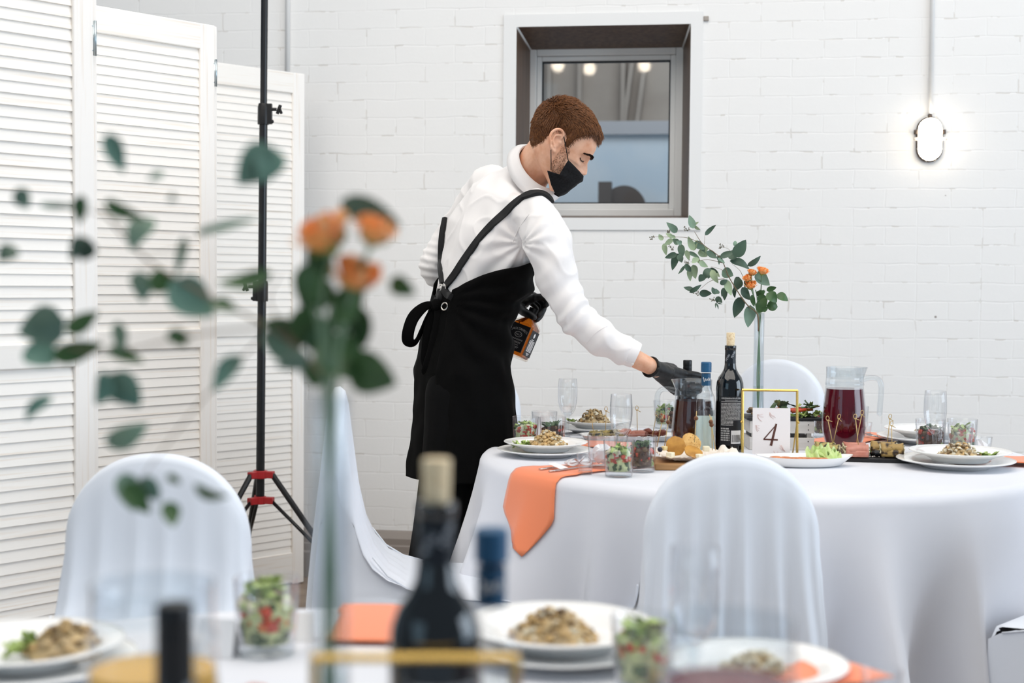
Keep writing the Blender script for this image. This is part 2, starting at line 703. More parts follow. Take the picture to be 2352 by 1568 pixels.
# surface pipes on the wall
for nm, px, y1, lab in (('cable_conduit', 662, 230, 'white painted cable conduit running down brick behind the folding screen'),
                        ('cable_conduit', 2139, 276, 'white painted cable conduit running down to the oval wall lamp')):
    u_t = wallc(px + 1.5, 0)[0]
    u_b, z_b = wallc(px - 3 if px > 1000 else px - 1, y1)
    mb = MB()
    mb.tube([(u_t + (u_t - u_b) * .6, -.008, H - .3), (u_b, -.008, z_b)], 0.0085 if px > 1000 else .0095, 10)
    tag(mb.build(nm, M['white_paint'], None, loc=WLOC, rotz=WANG), lab, 'conduit')
u, z = wallc(1622, 43)
mb = MB()
mb.box((u, -.004, z), (.02, .012, .018))
tag(mb.build('cable_clip', mat('dusty_grey', 'a49c94', 0.7), None, smooth=False, loc=WLOC, rotz=WANG, bevel=.002),
    'small grey clip on bricks beside top corner of window surround', 'clip')

# bulkhead lamp
lu, lz = wallc(2134, 321)
lamp = thing('wall_lamp', 'lit oval bulkhead lamp with wire cage on white brick wall', 'lamp', Vector(WLOC) + WU * lu + Vector((0, 0, lz)), WANG)


def stadium(hw, hh, n=10):
    out = []
    for k in range(n + 1):
        a = pi * k / n
        out.append((hw * cos(a), hh - hw + hw * sin(a)))
    for k in range(n + 1):
        a = pi + pi * k / n
        out.append((hw * cos(a), -(hh - hw) + hw * sin(a)))
    return out


mb = MB()
mb.rings([[Vector((x, n, z)) for x, z in stadium(hw, hh)] for n, hw, hh in ((0, .049, .086), (-.012, .049, .086), (-.02, .047, .084))])
for s in (-1, 1):
    mb.box((s * .05, -.014, .028), (.016, .014, .016))
mb.box((0, -.01, .089), (.014, .016, .012))
mb.build('housing', mat('lamp_housing', '4a3f38', 0.5), lamp)
mb = MB()
mb.rings([[Vector((x, n, z)) for x, z in stadium(hw, hh)] for n, hw, hh in ((-.02, .0435, .0805), (-.038, .0425, .079), (-.052, .036, .072), (-.058, .022, .058))])
M['lamp_glow'] = mat('glowing_frosted_glass', 'fff1dc', 0.4, emis=7.0)
mb.build('glass_cover', M['lamp_glow'], lamp)
mb = MB()
for x in (-.013, .02):
    mb.tube([(x, -.02, .086), (x, -.05, .078), (x, -.0605, .055), (x, -.0605, -.055), (x, -.05, -.078), (x, -.02, -.086)], .0016, 6)
for z in (.036, -.036):
    mb.tube([(-.047, -.02, z), (-.044, -.046, z), (-.03, -.059, z), (.03, -.059, z), (.044, -.046, z), (.047, -.02, z)], .0016, 6)
for s in (-1, 1):
    mb.tube([(s * .047, -.03, -.0), (s * .056, -.03, 0)], .006, 8, ball=True)
mb.build('cage', mat('lamp_cage', 'd9d2c6', 0.4), lamp)

# ------------------------------------------------------------------ folding louvre screen (five panels in a tight zigzag)
SH = 2.02
hinge_pts = [(-1.48, 3.05), (-1.046, 3.55), (-1.396, 4.083), (-.962, 4.58), (-1.29, 5.17), (-.829, 5.635)]
screen = thing('folding_screen', 'tall whitewashed folding screen of louvred pine panels beside brick wall', 'screen', (-1.2, 4.2, 0))


def make_panel(a, b, louvres=True):
    a, b = Vector((a[0], a[1], 0)), Vector((b[0], b[1], 0))
    L = (b - a).length
    ang = atan2((b - a).y, (b - a).x)
    pan = MB()
    st, t = .056, .026
    for x in (st / 2 + .003, L - st / 2 - .003):
        pan.box((x, 0, SH / 2), (st, t, SH - .01), None, 0)
    rails = ((.07, .12), (1.02, .06), (SH - .045, .08))
    for z, h in rails:
        pan.box((L / 2, 0, z), (L - 2 * st, t * .9, h), None, 1)
    o = pan.build('panel', [M['woodv'], M['wood']], screen, smooth=False, bevel=.003)
    o.matrix_parent_inverse = Matrix.Identity(4)
    o.location = a - screen.location
    o.rotation_euler = (0, 0, ang)
    sl = MB()
    pitch = .0292
    R = rotm('X', radians(-10))
    for z0, z1 in ((.132, .99), (1.05, SH - .088)):
        n = int((z1 - z0) / pitch)
        for k in range(n + 1):
            z = z0 + (k + .5) * (z1 - z0) / (n + 1)
            sl.box((L / 2, random.uniform(-.001, .001), z), (L - 2 * st - .001, .006, .036), R @ rotm('Y', random.uniform(-.0012, .0012)))
    s = sl.build('louvres', M['wood'], o, smooth=False)
    return o


panels = []
for i in range(5):
    panels.append(make_panel(hinge_pts[i], hinge_pts[i + 1]))
# hinges show on the edges of the 1st/2nd and 3rd/4th panels
for i, zz in ((1, 1.80), (3, 1.865), (1, .3), (3, .3)):
    x, y = hinge_pts[i]
    h = MB()
    h.box((0, -.004, 0), (.012, .003, .085))
    h.tube([(.005, -.004, -.043), (.005, -.004, .043)], .0035, 8)
    for s in (-1, 1):
        h.sphere((-.002, -.006, s * .03), .003, nu=8, nv=5)
    o = h.build('hinge', M['zinc'], screen)
    o.location = Vector((x + .006, y - .006, zz)) - screen.location

# ------------------------------------------------------------------ light stand
SD = 5.1
base = P(597, 1100, SD)
base.z = 0
axis_top = P(608, -60, SD)
st_ = thing('light_stand', 'black telescopic light stand with red clamps before louvred screen', 'light stand', base)
lean = (axis_top - P(598, 1090, SD))


def sp(z):
    p0 = P(598, 1090, SD)
    t = (z - p0.z) / lean.z
    return p0 + lean * t - base


mb = MB()
mb.tube([sp(.40), sp(1.20)], .0155, 16)
mb.build('lower_pole', M['black_metal'], st_, sharp=.8)
mb = MB()
mb.tube([sp(1.15), sp(1.80)], .0148, 16)
mb.build('middle_pole', M['black_metal'], st_, sharp=.8)
mb = MB()
mb.tube([sp(1.75), sp(2.7)], .0125, 16)
mb.build('upper_pole', M['black_metal'], st_, sharp=.8)
for zc, side, rr in ((P(610, 262, SD).z, 1, .0205), (P(600, 668, SD).z, -1, .0215)):
    mb = MB()
    mb.tube([sp(zc - .037), sp(zc - .03), sp(zc + .025), sp(zc + .037)], [rr, rr * 1.02, rr, rr * .86], 18)
    mb.box(sp(zc) + Vector((side * .022, -.004, 0)), (.018, .02, .072))
    mb.sphere(sp(zc - .027) + Vector((side * .032, -.008, 0)), .007, nu=10, nv=6)
    c_ = mb.build('collar', M['black_plastic'], st_, sharp=.8)
    mb = MB()
    k0 = sp(zc + .016) + Vector((side * .026, -.008, 0))
    mb.tube([k0, k0 + Vector((side * .022, 0, 0))], .0065, 8)
    mb.box(k0 + Vector((side * .03, 0, 0)), (.012, .007, .034), rotm('Y', side * .35))
    mb.box(k0 + Vector((side * .036, 0, -.006)), (.01, .007, .02), rotm('Y', side * -.4))
    mb.build('knob', M['black_plastic'], c_, bevel=.002)
z1 = P(600, 1089, SD).z
z2 = P(600, 1148, SD).z
dirs = [Vector((cos(a), sin(a), 0)) for a in (radians(-12), radians(-128), radians(110))]
for zc, rr, nm in ((z1, .026, 'clamp'), (z2, .022, 'clamp')):
    mb = MB()
    mb.tube([sp(zc - .014), sp(zc + .014)], rr, 18)
    for d in dirs:
        mb.box(sp(zc) + d * .034, (.034, .026, .024), rotm('Z', atan2(d.y, d.x)))
    mb.build(nm, M['red_plastic'], st_, sharp=.6, bevel=.002)
for d in dirs:
    mb = MB()
    top = sp(z1) + d * .046
    foot = sp(0.012) + d * .42
    foot.z = .012
    mb.tube([top, foot], .0105, 10)
    lg = mb.build('leg', M['black_metal'], st_, sharp=.8)
    mb = MB()
    mid_ = top.lerp(foot, .62)
    mb.tube([sp(z2) + d * .042, mid_], .0068, 8)
    mb.build('brace', M['black_metal'], st_)
    mb = MB()
    mb.tube([foot + Vector((0, 0, -.011)), foot + Vector((0, 0, .022))], .014, 10)
    mb.build('rubber_foot', M['black_plastic'], lg)
# ------------------------------------------------------------------ tables and chairs
M['linen'] = mat('white_linen', 'e0e1e6', 0.75, var=(3, 'dbdce2'), bump=(900, 0.05, 0.0004), sheen=0.2)
M['cover'] = mat('white_chair_cover_fabric', 'e4e9f1', 0.7, bump=(700, 0.05, 0.0004), sheen=0.25)
M['coral'] = mat('coral_napkin', 'f58b5e', 0.8, bump=(900, 0.08, 0.0004), sheen=0.3)
M['coral'].node_tree.nodes['Principled BSDF'].inputs['Roughness'].default_value = 0.85
M['plywood'] = mat('plywood', 'b99b74', 0.6, var=(12, 'a88a64'))
M['chrome'] = mat('steel', 'c9c9c9', 0.18, 1.0)

TZ = 0.75
TC = Vector((0.665, 3.80, 0))
FC = Vector((-0.20, 1.25, 0))
TR = 0.75


class Cloth:
    def __init__(self, c, R, seed, flare=.19, amp=.145, nf=10):
        self.c, self.R, self.flare, self.amp = c, R, flare, amp
        rg = random.Random(seed)
        self.k = [(nf, rg.uniform(0, 6.28), 1.0), (nf - 4, rg.uniform(0, 6.28), .7), (nf + 7, rg.uniform(0, 6.28), .35)]

    def fold(self, th):
        f = 0
        for n, ph, a in self.k:
            s = sin(n * th + ph + .6 * sin(2 * th + ph))
            f += a * (1 - 2 * abs(s) ** .8) if n == self.k[0][0] else a * s
        return f

    def at(self, th, s, off=0.0):
        """point s metres outward from the centre along the cloth; off lifts along the normal"""
        e = .028
        if s <= self.R - e:
            r, z, nr, nz = s, TZ, 0, 1
        elif s <= self.R - e + e * pi / 2:
            a = (s - self.R + e) / e
            r, z, nr, nz = self.R - e + e * sin(a), TZ - e + e * cos(a), sin(a), cos(a)
        else:
            d = s - (self.R - e + e * pi / 2)
            k = smoothstep(-.03, .42, d)
            r = self.R + self.flare * d + self.amp * k * self.fold(th) * min(1, .25 + d)
            z, nr, nz = TZ - e - d, 1, .15
        r += nr * off
        return self.c + Vector((r * cos(th), r * sin(th), z + nz * off))


def lay_table(cl, label_t, label_c, N=260):
    t = thing('round_table', label_t, 'table', cl.c)
    mb = MB()
    mb.lathe([(0.001, TZ - .03), (cl.R - .02, TZ - .03), (cl.R - .012, TZ - .022), (cl.R - .012, TZ - .012), (cl.R - .02, TZ - .006), (.001, TZ - .006)], 64)
    mb.build('tabletop', M['plywood'], t, sharp=.6)
    for k in range(4):
        a = pi / 4 + k * pi / 2
        mb = MB()
        mb.tube([(.5 * cos(a), .5 * sin(a), 0), (.48 * cos(a), .48 * sin(a), TZ - .03)], .016, 10)
        mb.build('leg', M['chrome'], t)
    ss = [0.002, .2, .4, .55, .65, .70, .722]
    e0 = cl.R - .028
    ss += [e0 + .028 * pi / 2 * k / 5 for k in range(1, 6)]
    ss += [e0 + .028 * pi / 2 + d for d in (.02, .05, .09, .14, .2, .27, .34, .42, .5, .58, .65, .697)]
    mb = MB()
    mb.grid(lambda u, v: cl.at(u * 2 * pi, ss[int(round(v * (len(ss) - 1)))]) - cl.c, N, len(ss), closed_u=True)
    mb.f.append(list(range(N)))
    mb.m.append(0)
    o = mb.build('tablecloth', M['linen'], None, loc=cl.c)
    tag(o, label_c, 'tablecloth')
    return o


cloth_far = Cloth(TC, TR, 5, flare=.2)
cloth_near = Cloth(FC, TR, 9)
lay_table(cloth_far, 'round banquet table under the white cloth the waiter leans over', 'floor length white tablecloth draped over the table the waiter is setting')
lay_table(cloth_near, 'round banquet table under the blurred near tablecloth', 'blurred white tablecloth under the near bottles, vase and plates')


def drape(cl, name, label, th0, s0, s1, shape, off=.004, group=None, ns=34, nt=14, wob=0.0):
    """napkin lying on the cloth along a radius; shape(s01) gives tangential (t0, t1) in metres"""
    mb = MB()
    ob = cl.c + Vector((cl.R * .8 * cos(th0), cl.R * .8 * sin(th0), TZ))

    def fn(u, v):
        s = s0 + (s1 - s0) * v
        t0, t1 = shape(v)
        t = t0 + (t1 - t0) * u
        if s < cl.R * .9:
            p = cl.c + Vector((s * cos(th0) - t * sin(th0), s * sin(th0) + t * cos(th0), TZ + off))
            q = cl.at(th0 + t / cl.R, s, off)
            k = smoothstep(cl.R * .5, cl.R * .9, s)
            p = p.lerp(q, k)
        else:
            p = cl.at(th0 + t / max(s if s < cl.R else cl.R, .2), s, off)
        p = p + Vector((0, 0, wob * sin(u * 9 + v * 5)))
        return p - ob
    mb.grid(fn, nt, ns)
    return tag(mb.build(name, M['coral'], None, loc=ob, solid=.0022), label, 'napkin', group)


def tip_shape(w_in, w_edge, ve, skew, tl):
    """strip that ends in a hanging pointed corner; ve = where the edge of the table is, tl = where side corners are"""
    def f(v):
        if v <= tl:
            w = w_in + (w_edge - w_in) * smoothstep(0, ve, v)
            w *= 1 + .12 * max(0, (v - ve) / max(1e-3, tl - ve))
            return -w / 2, w / 2
        k = (v - tl) / (1 - tl)
        w = w_edge * 1.12
        return -w / 2 * (1 - k) + skew * k, w / 2 * (1 - k) + skew * k + .001
    return f


pe = Z(1225, 1085, TZ) - TC
th_nl = atan2(pe.y, pe.x)
drape(cloth_far, 'napkin', 'coral napkin hanging in a point over front of cloth below left salad plate', th_nl + .03, .40, TR + .175,
      tip_shape(.12, .185, .66, .034, .83))
pe = Z(1143, 1010, TZ) - TC
drape(cloth_far, 'napkin', 'coral napkin lying behind glasses beside the standing waiter', atan2(pe.y, pe.x), .36, TR + .05,
      lambda v: (-.075, .075))
pe = Z(2330, 1066, TZ) - TC
drape(cloth_far, 'napkin', 'coral napkin spilling past the plate at the table edge farthest from the waiter', atan2(pe.y, pe.x), .50, TR + .03,
      lambda v: (-.075, .07), off=.012)
pe = Z(2018, 1002, TZ) - TC
drape(cloth_far, 'napkin', 'coral napkin with fork beside jug of red drink', atan2(pe.y, pe.x), .34, .70,
      lambda v: (-.07, .08))


# ---- covered banquet chairs
def chair_profile():
    """side view of the cover: outside of back, over the top, inside, seat, front (x forward, z up)"""
    out = [(-.055, .01), (-.05, .15), (-.045, .30), (-.04, .45), (-.032, .60), (-.022, .75), (-.012, .86), (-.004, .90)]
    top = [(.006, .918), (.02, .92), (.032, .91)]
    inn = [(.04, .88), (.05, .80), (.062, .70), (.078, .62), (.10, .565), (.135, .52), (.18, .492), (.23, .478)]
    seat = [(.30, .472), (.38, .472), (.43, .468), (.455, .455), (.465, .43)]
    fr = [(.468, .36), (.470, .25), (.472, .12), (.475, .01)]
    return out, top, inn, seat, fr


def make_chair(label, loc, rotz, h=.92, w=.37, group=None, seed=1, drop=1.0):
    t = thing('banquet_chair', label, 'chair', loc, rotz, group)
    out, top, inn, seat, fr = chair_profile()
    hw = w / 2
    rg = random.Random(seed)
    ph = [rg.uniform(0, 6.28) for _ in range(4)]
    ks = h / .92

    def zmap(x, z, y):
        if z <= .50:
            return z * (1 if z < .01 else 1)
        r = hw
        a = min(1.0, abs(y) / hw)
        top_z = h - r * (1 - sqrt(max(0, 1 - a ** 2.2)))
        return .50 + (z - .50) * (top_z - .50) / (.92 - .50)

    NY = 56
    ys = [-cos(pi * k / (NY - 1)) for k in range(NY)]

    def foldf(y, z):
        k = smoothstep(.95 * ks, .35, z)
        f = 0
        for c_, wd, a in ((-.72, .10, 1), (-.45, .07, .8), (-.12, .06, .9), (.14, .055, 1), (.42, .07, .7), (.70, .10, 1), (.86, .05, .8), (-.88, .05, .8)):
            yy = y + .06 * sin(ph[0] + 5 * z) * .5
            f += a * math.exp(-((yy - c_ * (1 + .25 * (1 - z))) / wd) ** 2)
        return k * (f - .45) * .030 * (1 - smoothstep(.86, .97, abs(y)))

    back = MB()
    prof = out + top + inn
    rings = []
    dense = []
    for i in range(len(prof) - 1):
        for s in range(3):
            a, b = prof[i], prof[i + 1]
            dense.append((a[0] + (b[0] - a[0]) * s / 3, a[1] + (b[1] - a[1]) * s / 3, i < len(out)))
    dense.append((prof[-1][0], prof[-1][1], False))
    for x, z, rear in dense:
        ring = []
        for yn in ys:
            flare = 1 + .16 * smoothstep(.75, .0, z)
            y = yn * hw * flare
            zz = zmap(x, z, yn * hw)
            xx = x
            if rear:
                xx -= foldf(yn, zz)
                # edge roundness of the cover
            edge = abs(yn)
            if not rear and zz > .5:
                xx += .6 * foldf(yn * .93 + .05, zz) * (1 - smoothstep(.84, .97, abs(yn)))
            kz = smoothstep(.72, .86, z)
            if edge > .9 and kz > 0:
                xx = xx + (.012 - xx) * ((edge - .9) / .1) ** 2 * .75 * kz
            ring.append(Vector((xx, y, zz)))
        rings.append(ring)
    back.rings(rings, False, False, False)
    back.build('back_cover', M['cover'], t)
    sm = MB()
    prof = [inn[-1]] + seat + fr
    rings = []
    dense = []
    for i in range(len(prof) - 1):
        for s in range(3):
            a, b = prof[i], prof[i + 1]
            dense.append((a[0] + (b[0] - a[0]) * s / 3, a[1] + (b[1] - a[1]) * s / 3))
    dense.append(prof[-1])
    wid = [hw * 1.0 + .022 * smoothstep(.22, .40, x) for x, z in dense]
    for (x, z), wd in zip(dense, wid):
        ring = []
        for yn in ys:
            e = max(0, abs(yn) - .86) / .14
            zz = z - (.006 * e * e if z > .44 else 0)
            xx = x - (.012 * e * e if z <= .46 else 0) + (0 if z > .44 else (.012 * sin(yn * 7 + ph[1]) + .006 * sin(yn * 17)) * smoothstep(.45, .1, z))
            ring.append(Vector((xx, yn * wd, zz)))
        rings.append(ring)
    sm.rings(rings, False, False, False)
    # side walls of the cover
    fx = inn[::-1]
    for s in (-1, 1):
        zl = [.01, .08, .16, .24, .32, .38, .43, .446, .46, .47, .478, .492, .52, .565, .60, .64, .68, .72, .76, .80, .84, .88, .90, .91, .92]
        rg2 = []
        for z in zl:
            xr = interp([p[1] for p in out], [p[0] for p in out], z)
            if z < .47:
                xf = interp([.01, .43, .447, .46, .47], [.472, .462, .435, .40, .34], z)
            else:
                xf = interp([p[1] for p in fx], [p[0] for p in fx], z)
            kz = smoothstep(.72, .86, z) * .75
            xr, xf = xr + (.012 - xr) * kz, xf + (.012 - xf) * kz
            fl = 1 + .16 * smoothstep(.75, .0, z)
            ring = []
            for k in range(11):
                u_ = k / 10
                x = xr + (xf - xr) * u_
                yy = hw * fl + (hw + .022 * smoothstep(.22, .40, x) - hw * fl) * smoothstep(.1, .8, u_) * (1 if z > .40 else smoothstep(0, .4, z) * .6 + .4)
                yy += .007 * sin(x * 38 + ph[2]) * smoothstep(.42, .1, z) * smoothstep(0, .3, u_)
                ring.append(Vector((x, s * yy, zmap(x, z, hw))))
            rg2.append(ring)
        sm.rings(rg2, False, False, False)
    sm.build('seat_cover', M['cover'], t)
    for s in (-1, 1):
        pp = MB()
        pp.tube([(x, s * (hw + .022 * smoothstep(.22, .40, x) + .001), z + .001) for x, z in ((.10, .565), (.135, .52), (.18, .492), (.23, .478), (.30, .467), (.38, .461), (.43, .448))], .0022, 6)
        pp.build('piping', M['cover'], t)
    for x in (.01, .42):
        for s in (-1, 1):
            lg = MB()
            lg.tube([(x, s * (hw - .03), 0), (x, s * (hw - .03), .44)], .011, 8)
            lg.build('leg', M['chrome'], t)
    return t


def floor_at(px, py, D):
    p = P(px, py, D)
    return Vector((p.x, p.y, 0))


make_chair('blurred white covered chair with its arched back before the louvred screen', floor_at(368, 1200, 2.78), -pi / 2 - .02, P(368, 1038, 2.78).z, .365, seed=3)
make_chair('white covered chair with arched draped back tucked under front of set table', floor_at(1683, 1200, 2.905), pi / 2 + .02, P(1683, 1042, 2.9).z, .365, seed=4)
make_chair('white covered chair seen from its side beside waiter, curved seat showing', floor_at(790, 1200, 3.47) + Vector((-.03, 0, 0)), .10, P(790, 886, 3.5).z, .40, seed=5)
make_chair('white covered chair at far side of table behind the jug of red drink', floor_at(1790, 900, 5.12), -pi / 2 - .55, P(1790, 824, 5.12).z, .36, seed=6)
make_chair('white covered chair almost hidden behind the waiter\'s black apron', floor_at(1084, 900, 4.98), -pi / 2 + .2, P(1072, 838, 4.95).z, .345, seed=7)
make_chair('white covered chair cut off by the picture edge, only its seat corner visible', (1.545, 2.955, 0), radians(137), .92, .40, seed=8)

# ------------------------------------------------------------------ tableware
M['glass'] = thin_glass('clear_table_glass', (.985, .99, .992), .30, 1.15)
M['glass_thick'] = thin_glass('thick_clear_glass', (.93, .95, .96), .28, 1.15)
M['porcelain'] = mat('white_porcelain', 'f9f8f6', 0.18, coat=.3)
M['paper'] = mat('white_paper', 'f3f2f2', 0.7)
M['cork'] = mat('cork', 'ecd7b2', 0.8, var=(220, 'c9a677', .5, .75))
M['navy'] = mat('navy_foil', '1d4a6b', 0.35)
M['cap_blue'] = mat('blue_cap', '22587f', 0.35)
M['dark_glass'] = mat('dark_bottle_glass', '07090a', 0.06, spec=.7, coat=.4)
M['dark_foil'] = mat('dark_foil', '141a22', 0.3)
M['label_black'] = mat('black_label', '17171b', 0.5)
M['ink_grey'] = mat('grey_print', 'b3b0ae', 0.6)
M['ink_white'] = mat('white_print', 'ecebea', 0.6)
M['wood_board'] = mat('oak_board', 'b58a5c', 0.55, var=(9, '9a7145'), stretch=(1, 12, 12))
M['slate'] = mat('black_slate', '1c1b1d', 0.55, bump=(60, .3))
M['brass'] = mat('brass', 'd6b366', 0.25, 1.0)
M['pick'] = mat('bamboo', 'c7ab74', 0.6)
M['bead'] = mat('brown_bead', '7d4f2c', 0.5, var=(90, '5f3a20'))

COLS = {
    'lettuce': 'b9cf7e', 'cuke': 'd3dba0', 'dark': '41602f', 'tomato': 'd24a2c', 'carrot': 'e07a30', 'meat': '6b4227',
    'rocket': '49653a', 'brown': '5b3a22', 'cream': 'f0e6cc', 'mush': 'cdb284', 'mushd': '856a48', 'walnut': 'd9b57c'}
for k, v in COLS.items():
    M[k] = mat('food_' + k, v, 0.45, spec=.5, var=(70, ''.join('%02x' % max(0, min(255, int(int(v[i:i + 2], 16) * .78))) for i in (0, 2, 4))), sss=0.0)


def tumbler_parts(t, h=.0875, rt=.037, rb=.0325):
    mb = MB()
    mb.lathe([(rb - .004, .0005), (rb, .003), (rb + .0005, .012), (rt, h - .001), (rt - .0008, h), (rt - .0016, h - .001), (rb - .0012, .013), (.001, .0125)], 40)
    mb.build('bowl', M['glass'], t)
    mb = MB()
    mb.lathe([(.001, .0006), (rb - .004, .0006), (rb - .0005, .004), (rb - .001, .0105), (.001, .0108)], 40)
    mb.build('thick_base', M['glass_thick'], t)


tumbler0 = None


def tumbler(label, loc, scale=1.0, group=None):
    global tumbler0
    if tumbler0 is None:
        tumbler0 = thing('tumbler', label, 'glass', loc, 0, group)
        tumbler0.scale = (scale,) * 3
        tumbler_parts(tumbler0)
        return tumbler0
    return dup(tumbler0, loc, random.uniform(0, 6), label, group, scale)


def leafblob(mb, c, size, rng, mi, n=7):
    """a curly scrap of leaf"""
    a0 = rng.uniform(0, 6.28)
    ti = rng.uniform(-.9, .9)
    R = rotm('Z', a0) @ rotm('X', ti)

    def fn(u, v):
        x = (u - .5) * size * (1.1 - .5 * v)
        y = (v - .5) * size * 1.5
        z = size * .22 * sin(u * 7 + v * 3 + a0) * (abs(u - .5) + .3) + size * .3 * (v - .5) ** 2
        return Vector(c) + R @ Vector((x, y, z))
    mb.grid(fn, 5, 5, mi)


def chunk(mb, c, s, rng, mi):
    R = rotm('Z', rng.uniform(0, 6.28)) @ rotm('X', rng.uniform(0, 3))
    k = rng.random()
    if k < .5:
        hx, hy, hz = s, s * rng.uniform(.6, 1), s * rng.uniform(.5, .9)
        mb.sphere(c, .62, (hx, hy, hz), 8, 5, R, mi, .16, rng)
    else:
        mb.box(c, (s, s * rng.uniform(.7, 1), s * rng.uniform(.5, .9)), R, mi)


def glass_salad(label, loc, kind, seed, scale=1.0, fill=.72):
    rng = random.Random(seed)
    mb = MB()
    if kind == 'greek':
        mats = ['cuke', 'tomato', 'carrot', 'dark', 'lettuce', 'cream']
        layers = [(.018, .034, [3, 3, 0, 3]), (.034, .05, [1, 2, 1, 0]), (.05, .062, [0, 1, 3, 5, 4])]
        top = 4
    else:
        mats = ['meat', 'brown', 'tomato', 'rocket', 'lettuce', 'mushd']
        layers = [(.018, .03, [4, 5, 0]), (.03, .046, [0, 1, 0, 2]), (.046, .06, [0, 1, 5, 2])]
        top = 3
    hmax = .0875 * fill
    for z0, z1, ks in layers:
        for k in range(44):
            z = rng.uniform(z0, z1)
            rr = (.0325 + .0045 * z / .0875 - .0055)
            r = rr * sqrt(rng.uniform(.45, 1)) * .88
            a = rng.uniform(0, 6.28)
            chunk(mb, (r * cos(a), r * sin(a), z), rng.uniform(.009, .014), rng, rng.choice(ks))
    for k in range(22):
        a = rng.uniform(0, 6.28)
        r = .021 * sqrt(rng.random())
        leafblob(mb, (r * cos(a), r * sin(a), hmax + rng.uniform(-.004, .008)), rng.uniform(.010, .016), rng, top)
    mb.lathe([(.001, .014), (.026, .014), (.0268, .05), (.02, .058), (.001, .06)], 20, mi=1 if kind != 'greek' else 0)
    o = mb.build('salad', [M[m] for m in mats], None, loc=Vector(loc), recalc=True)
    o.scale = (scale,) * 3
    return tag(o, label, 'salad', None, 'stuff')


def plate_parts(t, R, h, foot):
    mb = MB()
    prof = [(.001, .003), (foot - .004, .003), (foot - .004, 0), (foot, 0), (foot + .002, .003), (foot + (R - foot) * .35, h * .52), (R - .004, h - .002), (R, h),
            (R - .002, h + .0015), (R - .03, h * .80 + .001), (foot + .008, .0085), (foot - .01, .0065), (.001, .006)]
    mb.lathe(prof, 72)
    mb.build('dish', M['porcelain'], t, sharp=1.2)
    mb = MB()
    mb.lathe([(R - .0012, h + .0008), (R + .0006, h + .0002), (R + .0002, h + .0016), (R - .0016, h + .002), (R - .0012, h + .0008)], 72)
    mb.build('rim', M['porcelain'], t)


plate0 = {}


def plate(kind, label, loc, scale=1.0, group=None):
    if kind not in plate0:
        t = thing('dinner_plate' if kind == 'under' else 'salad_plate', label, 'plate', loc, 0, group)
        plate_parts(t, *((.125, .017, .07) if kind == 'under' else (.1105, .023, .06)))
        t.scale = (scale,) * 3
        plate0[kind] = t
        return t
    return dup(plate0[kind], loc, 0, label, group, scale)


def heap_salad(label, loc, seed, r=.045, h=.03, n=150, palette=(0, 0, 1, 2, 3), lett=((.055, 2.8),), twist=0):
    rng = random.Random(seed)
    mats = ['walnut', 'cream', 'mush', 'mushd', 'lettuce', 'dark']
    mb = MB()
    mb.lathe([(r * .95, 0), (r * .8, h * .35), (r * .4, h * .72), (.001, h * .9)], 20, mi=2)
    for k in range(n):
        q = rng.random()
        z = h * (1 - q) * rng.uniform(.85, 1.08)
        a = rng.uniform(0, 6.28)
        rr = r * sqrt(q) * rng.uniform(.85, 1.05)
        c = (rr * cos(a), rr * sin(a), max(.003, z))
        if twist and rng.random() < .6:
            L = rng.uniform(.010, .02)
            d = Vector((rng.uniform(-1, 1), rng.uniform(-1, 1), rng.uniform(-.6, .9))).normalized() * L
            c = Vector(c)
            mb.tube([c - d * .5, c + Vector((0, 0, .003)), c + d * .5], [.0022, .0032, .0018], 6, mi=rng.choice(palette), ball=False)
        else:
            chunk(mb, c, rng.uniform(.006, .010), rng, rng.choice(palette))
    for d, a in lett:
        for k in range(7):
            leafblob(mb, (d * cos(a) + rng.uniform(-.008, .008), d * sin(a) + rng.uniform(-.006, .006), .006 + rng.uniform(0, .008)), rng.uniform(.010, .017), rng, 4)
    o = mb.build('mushroom_salad', [M[m] for m in mats], None, loc=Vector(loc))
    return tag(o, label, 'salad', None, 'stuff')


def onz(px, D):
    """point on the table top at depth D under photo column px"""
    p = P(px, 1000, D)
    return Vector((p.x, D, TZ + .0006))


# plates with salads
u = onz(1252, 3.74)
plate('under', 'white dinner plate under the salad plate on waiter\'s side of the coral napkin', u)
plate('top', 'white salad plate stacked on dinner plate above the hanging coral napkin', u + Vector((.002, 0, .0135)))
heap_salad('walnut topped salad heap on the plate above the hanging coral napkin', u + Vector((.008, -.014, .0215)), 1, .052, .043, 210, (0, 0, 1, 2, 0), ((.058, 3.0), (.085, 3.3)))
u = onz(2196, 3.57)
plate('under', 'large white dinner plate under the salad plate beside skewered aubergine rolls', u, 1.16)
plate('top', 'white salad plate stacked on large dinner plate before the two tall salad glasses', u + Vector((.011, 0, .0155)), 1.13)
heap_salad('mushroom salad heap on plate beside the skewered aubergine rolls', u + Vector((.005, -.014, .024)), 2, .055, .036, 190, (1, 1, 2, 3, 0), ((.058, -.2), (.085, -.15)), 1)
u = onz(1366, 4.34)
plate('under', 'white dinner plate under the far salad plate near the amber jug', u, .98)
plate('top', 'white salad plate standing between the two champagne flutes at far edge', u + Vector((0, 0, .0135)), .98)
heap_salad('shredded mushroom salad heap on the plate between two champagne flutes', u + Vector((-.002, -.01, .0215)), 3, .052, .044, 190, (1, 2, 2, 3, 0), ((.07, 3.1),), 1)
u = onz(2132, 4.12)
plate('under', 'white dinner plate under the farthest salad plate behind salad glasses', u, 1.16)
plate('top', 'white salad plate at far edge behind the rocket salad glass', u + Vector((0, 0, .0155)), 1.13)
heap_salad('small mushroom salad heap on far plate behind the rocket salad glass', u + Vector((-.005, -.0, .025)), 4, .04, .018, 90, (1, 2, 3), (), 1)

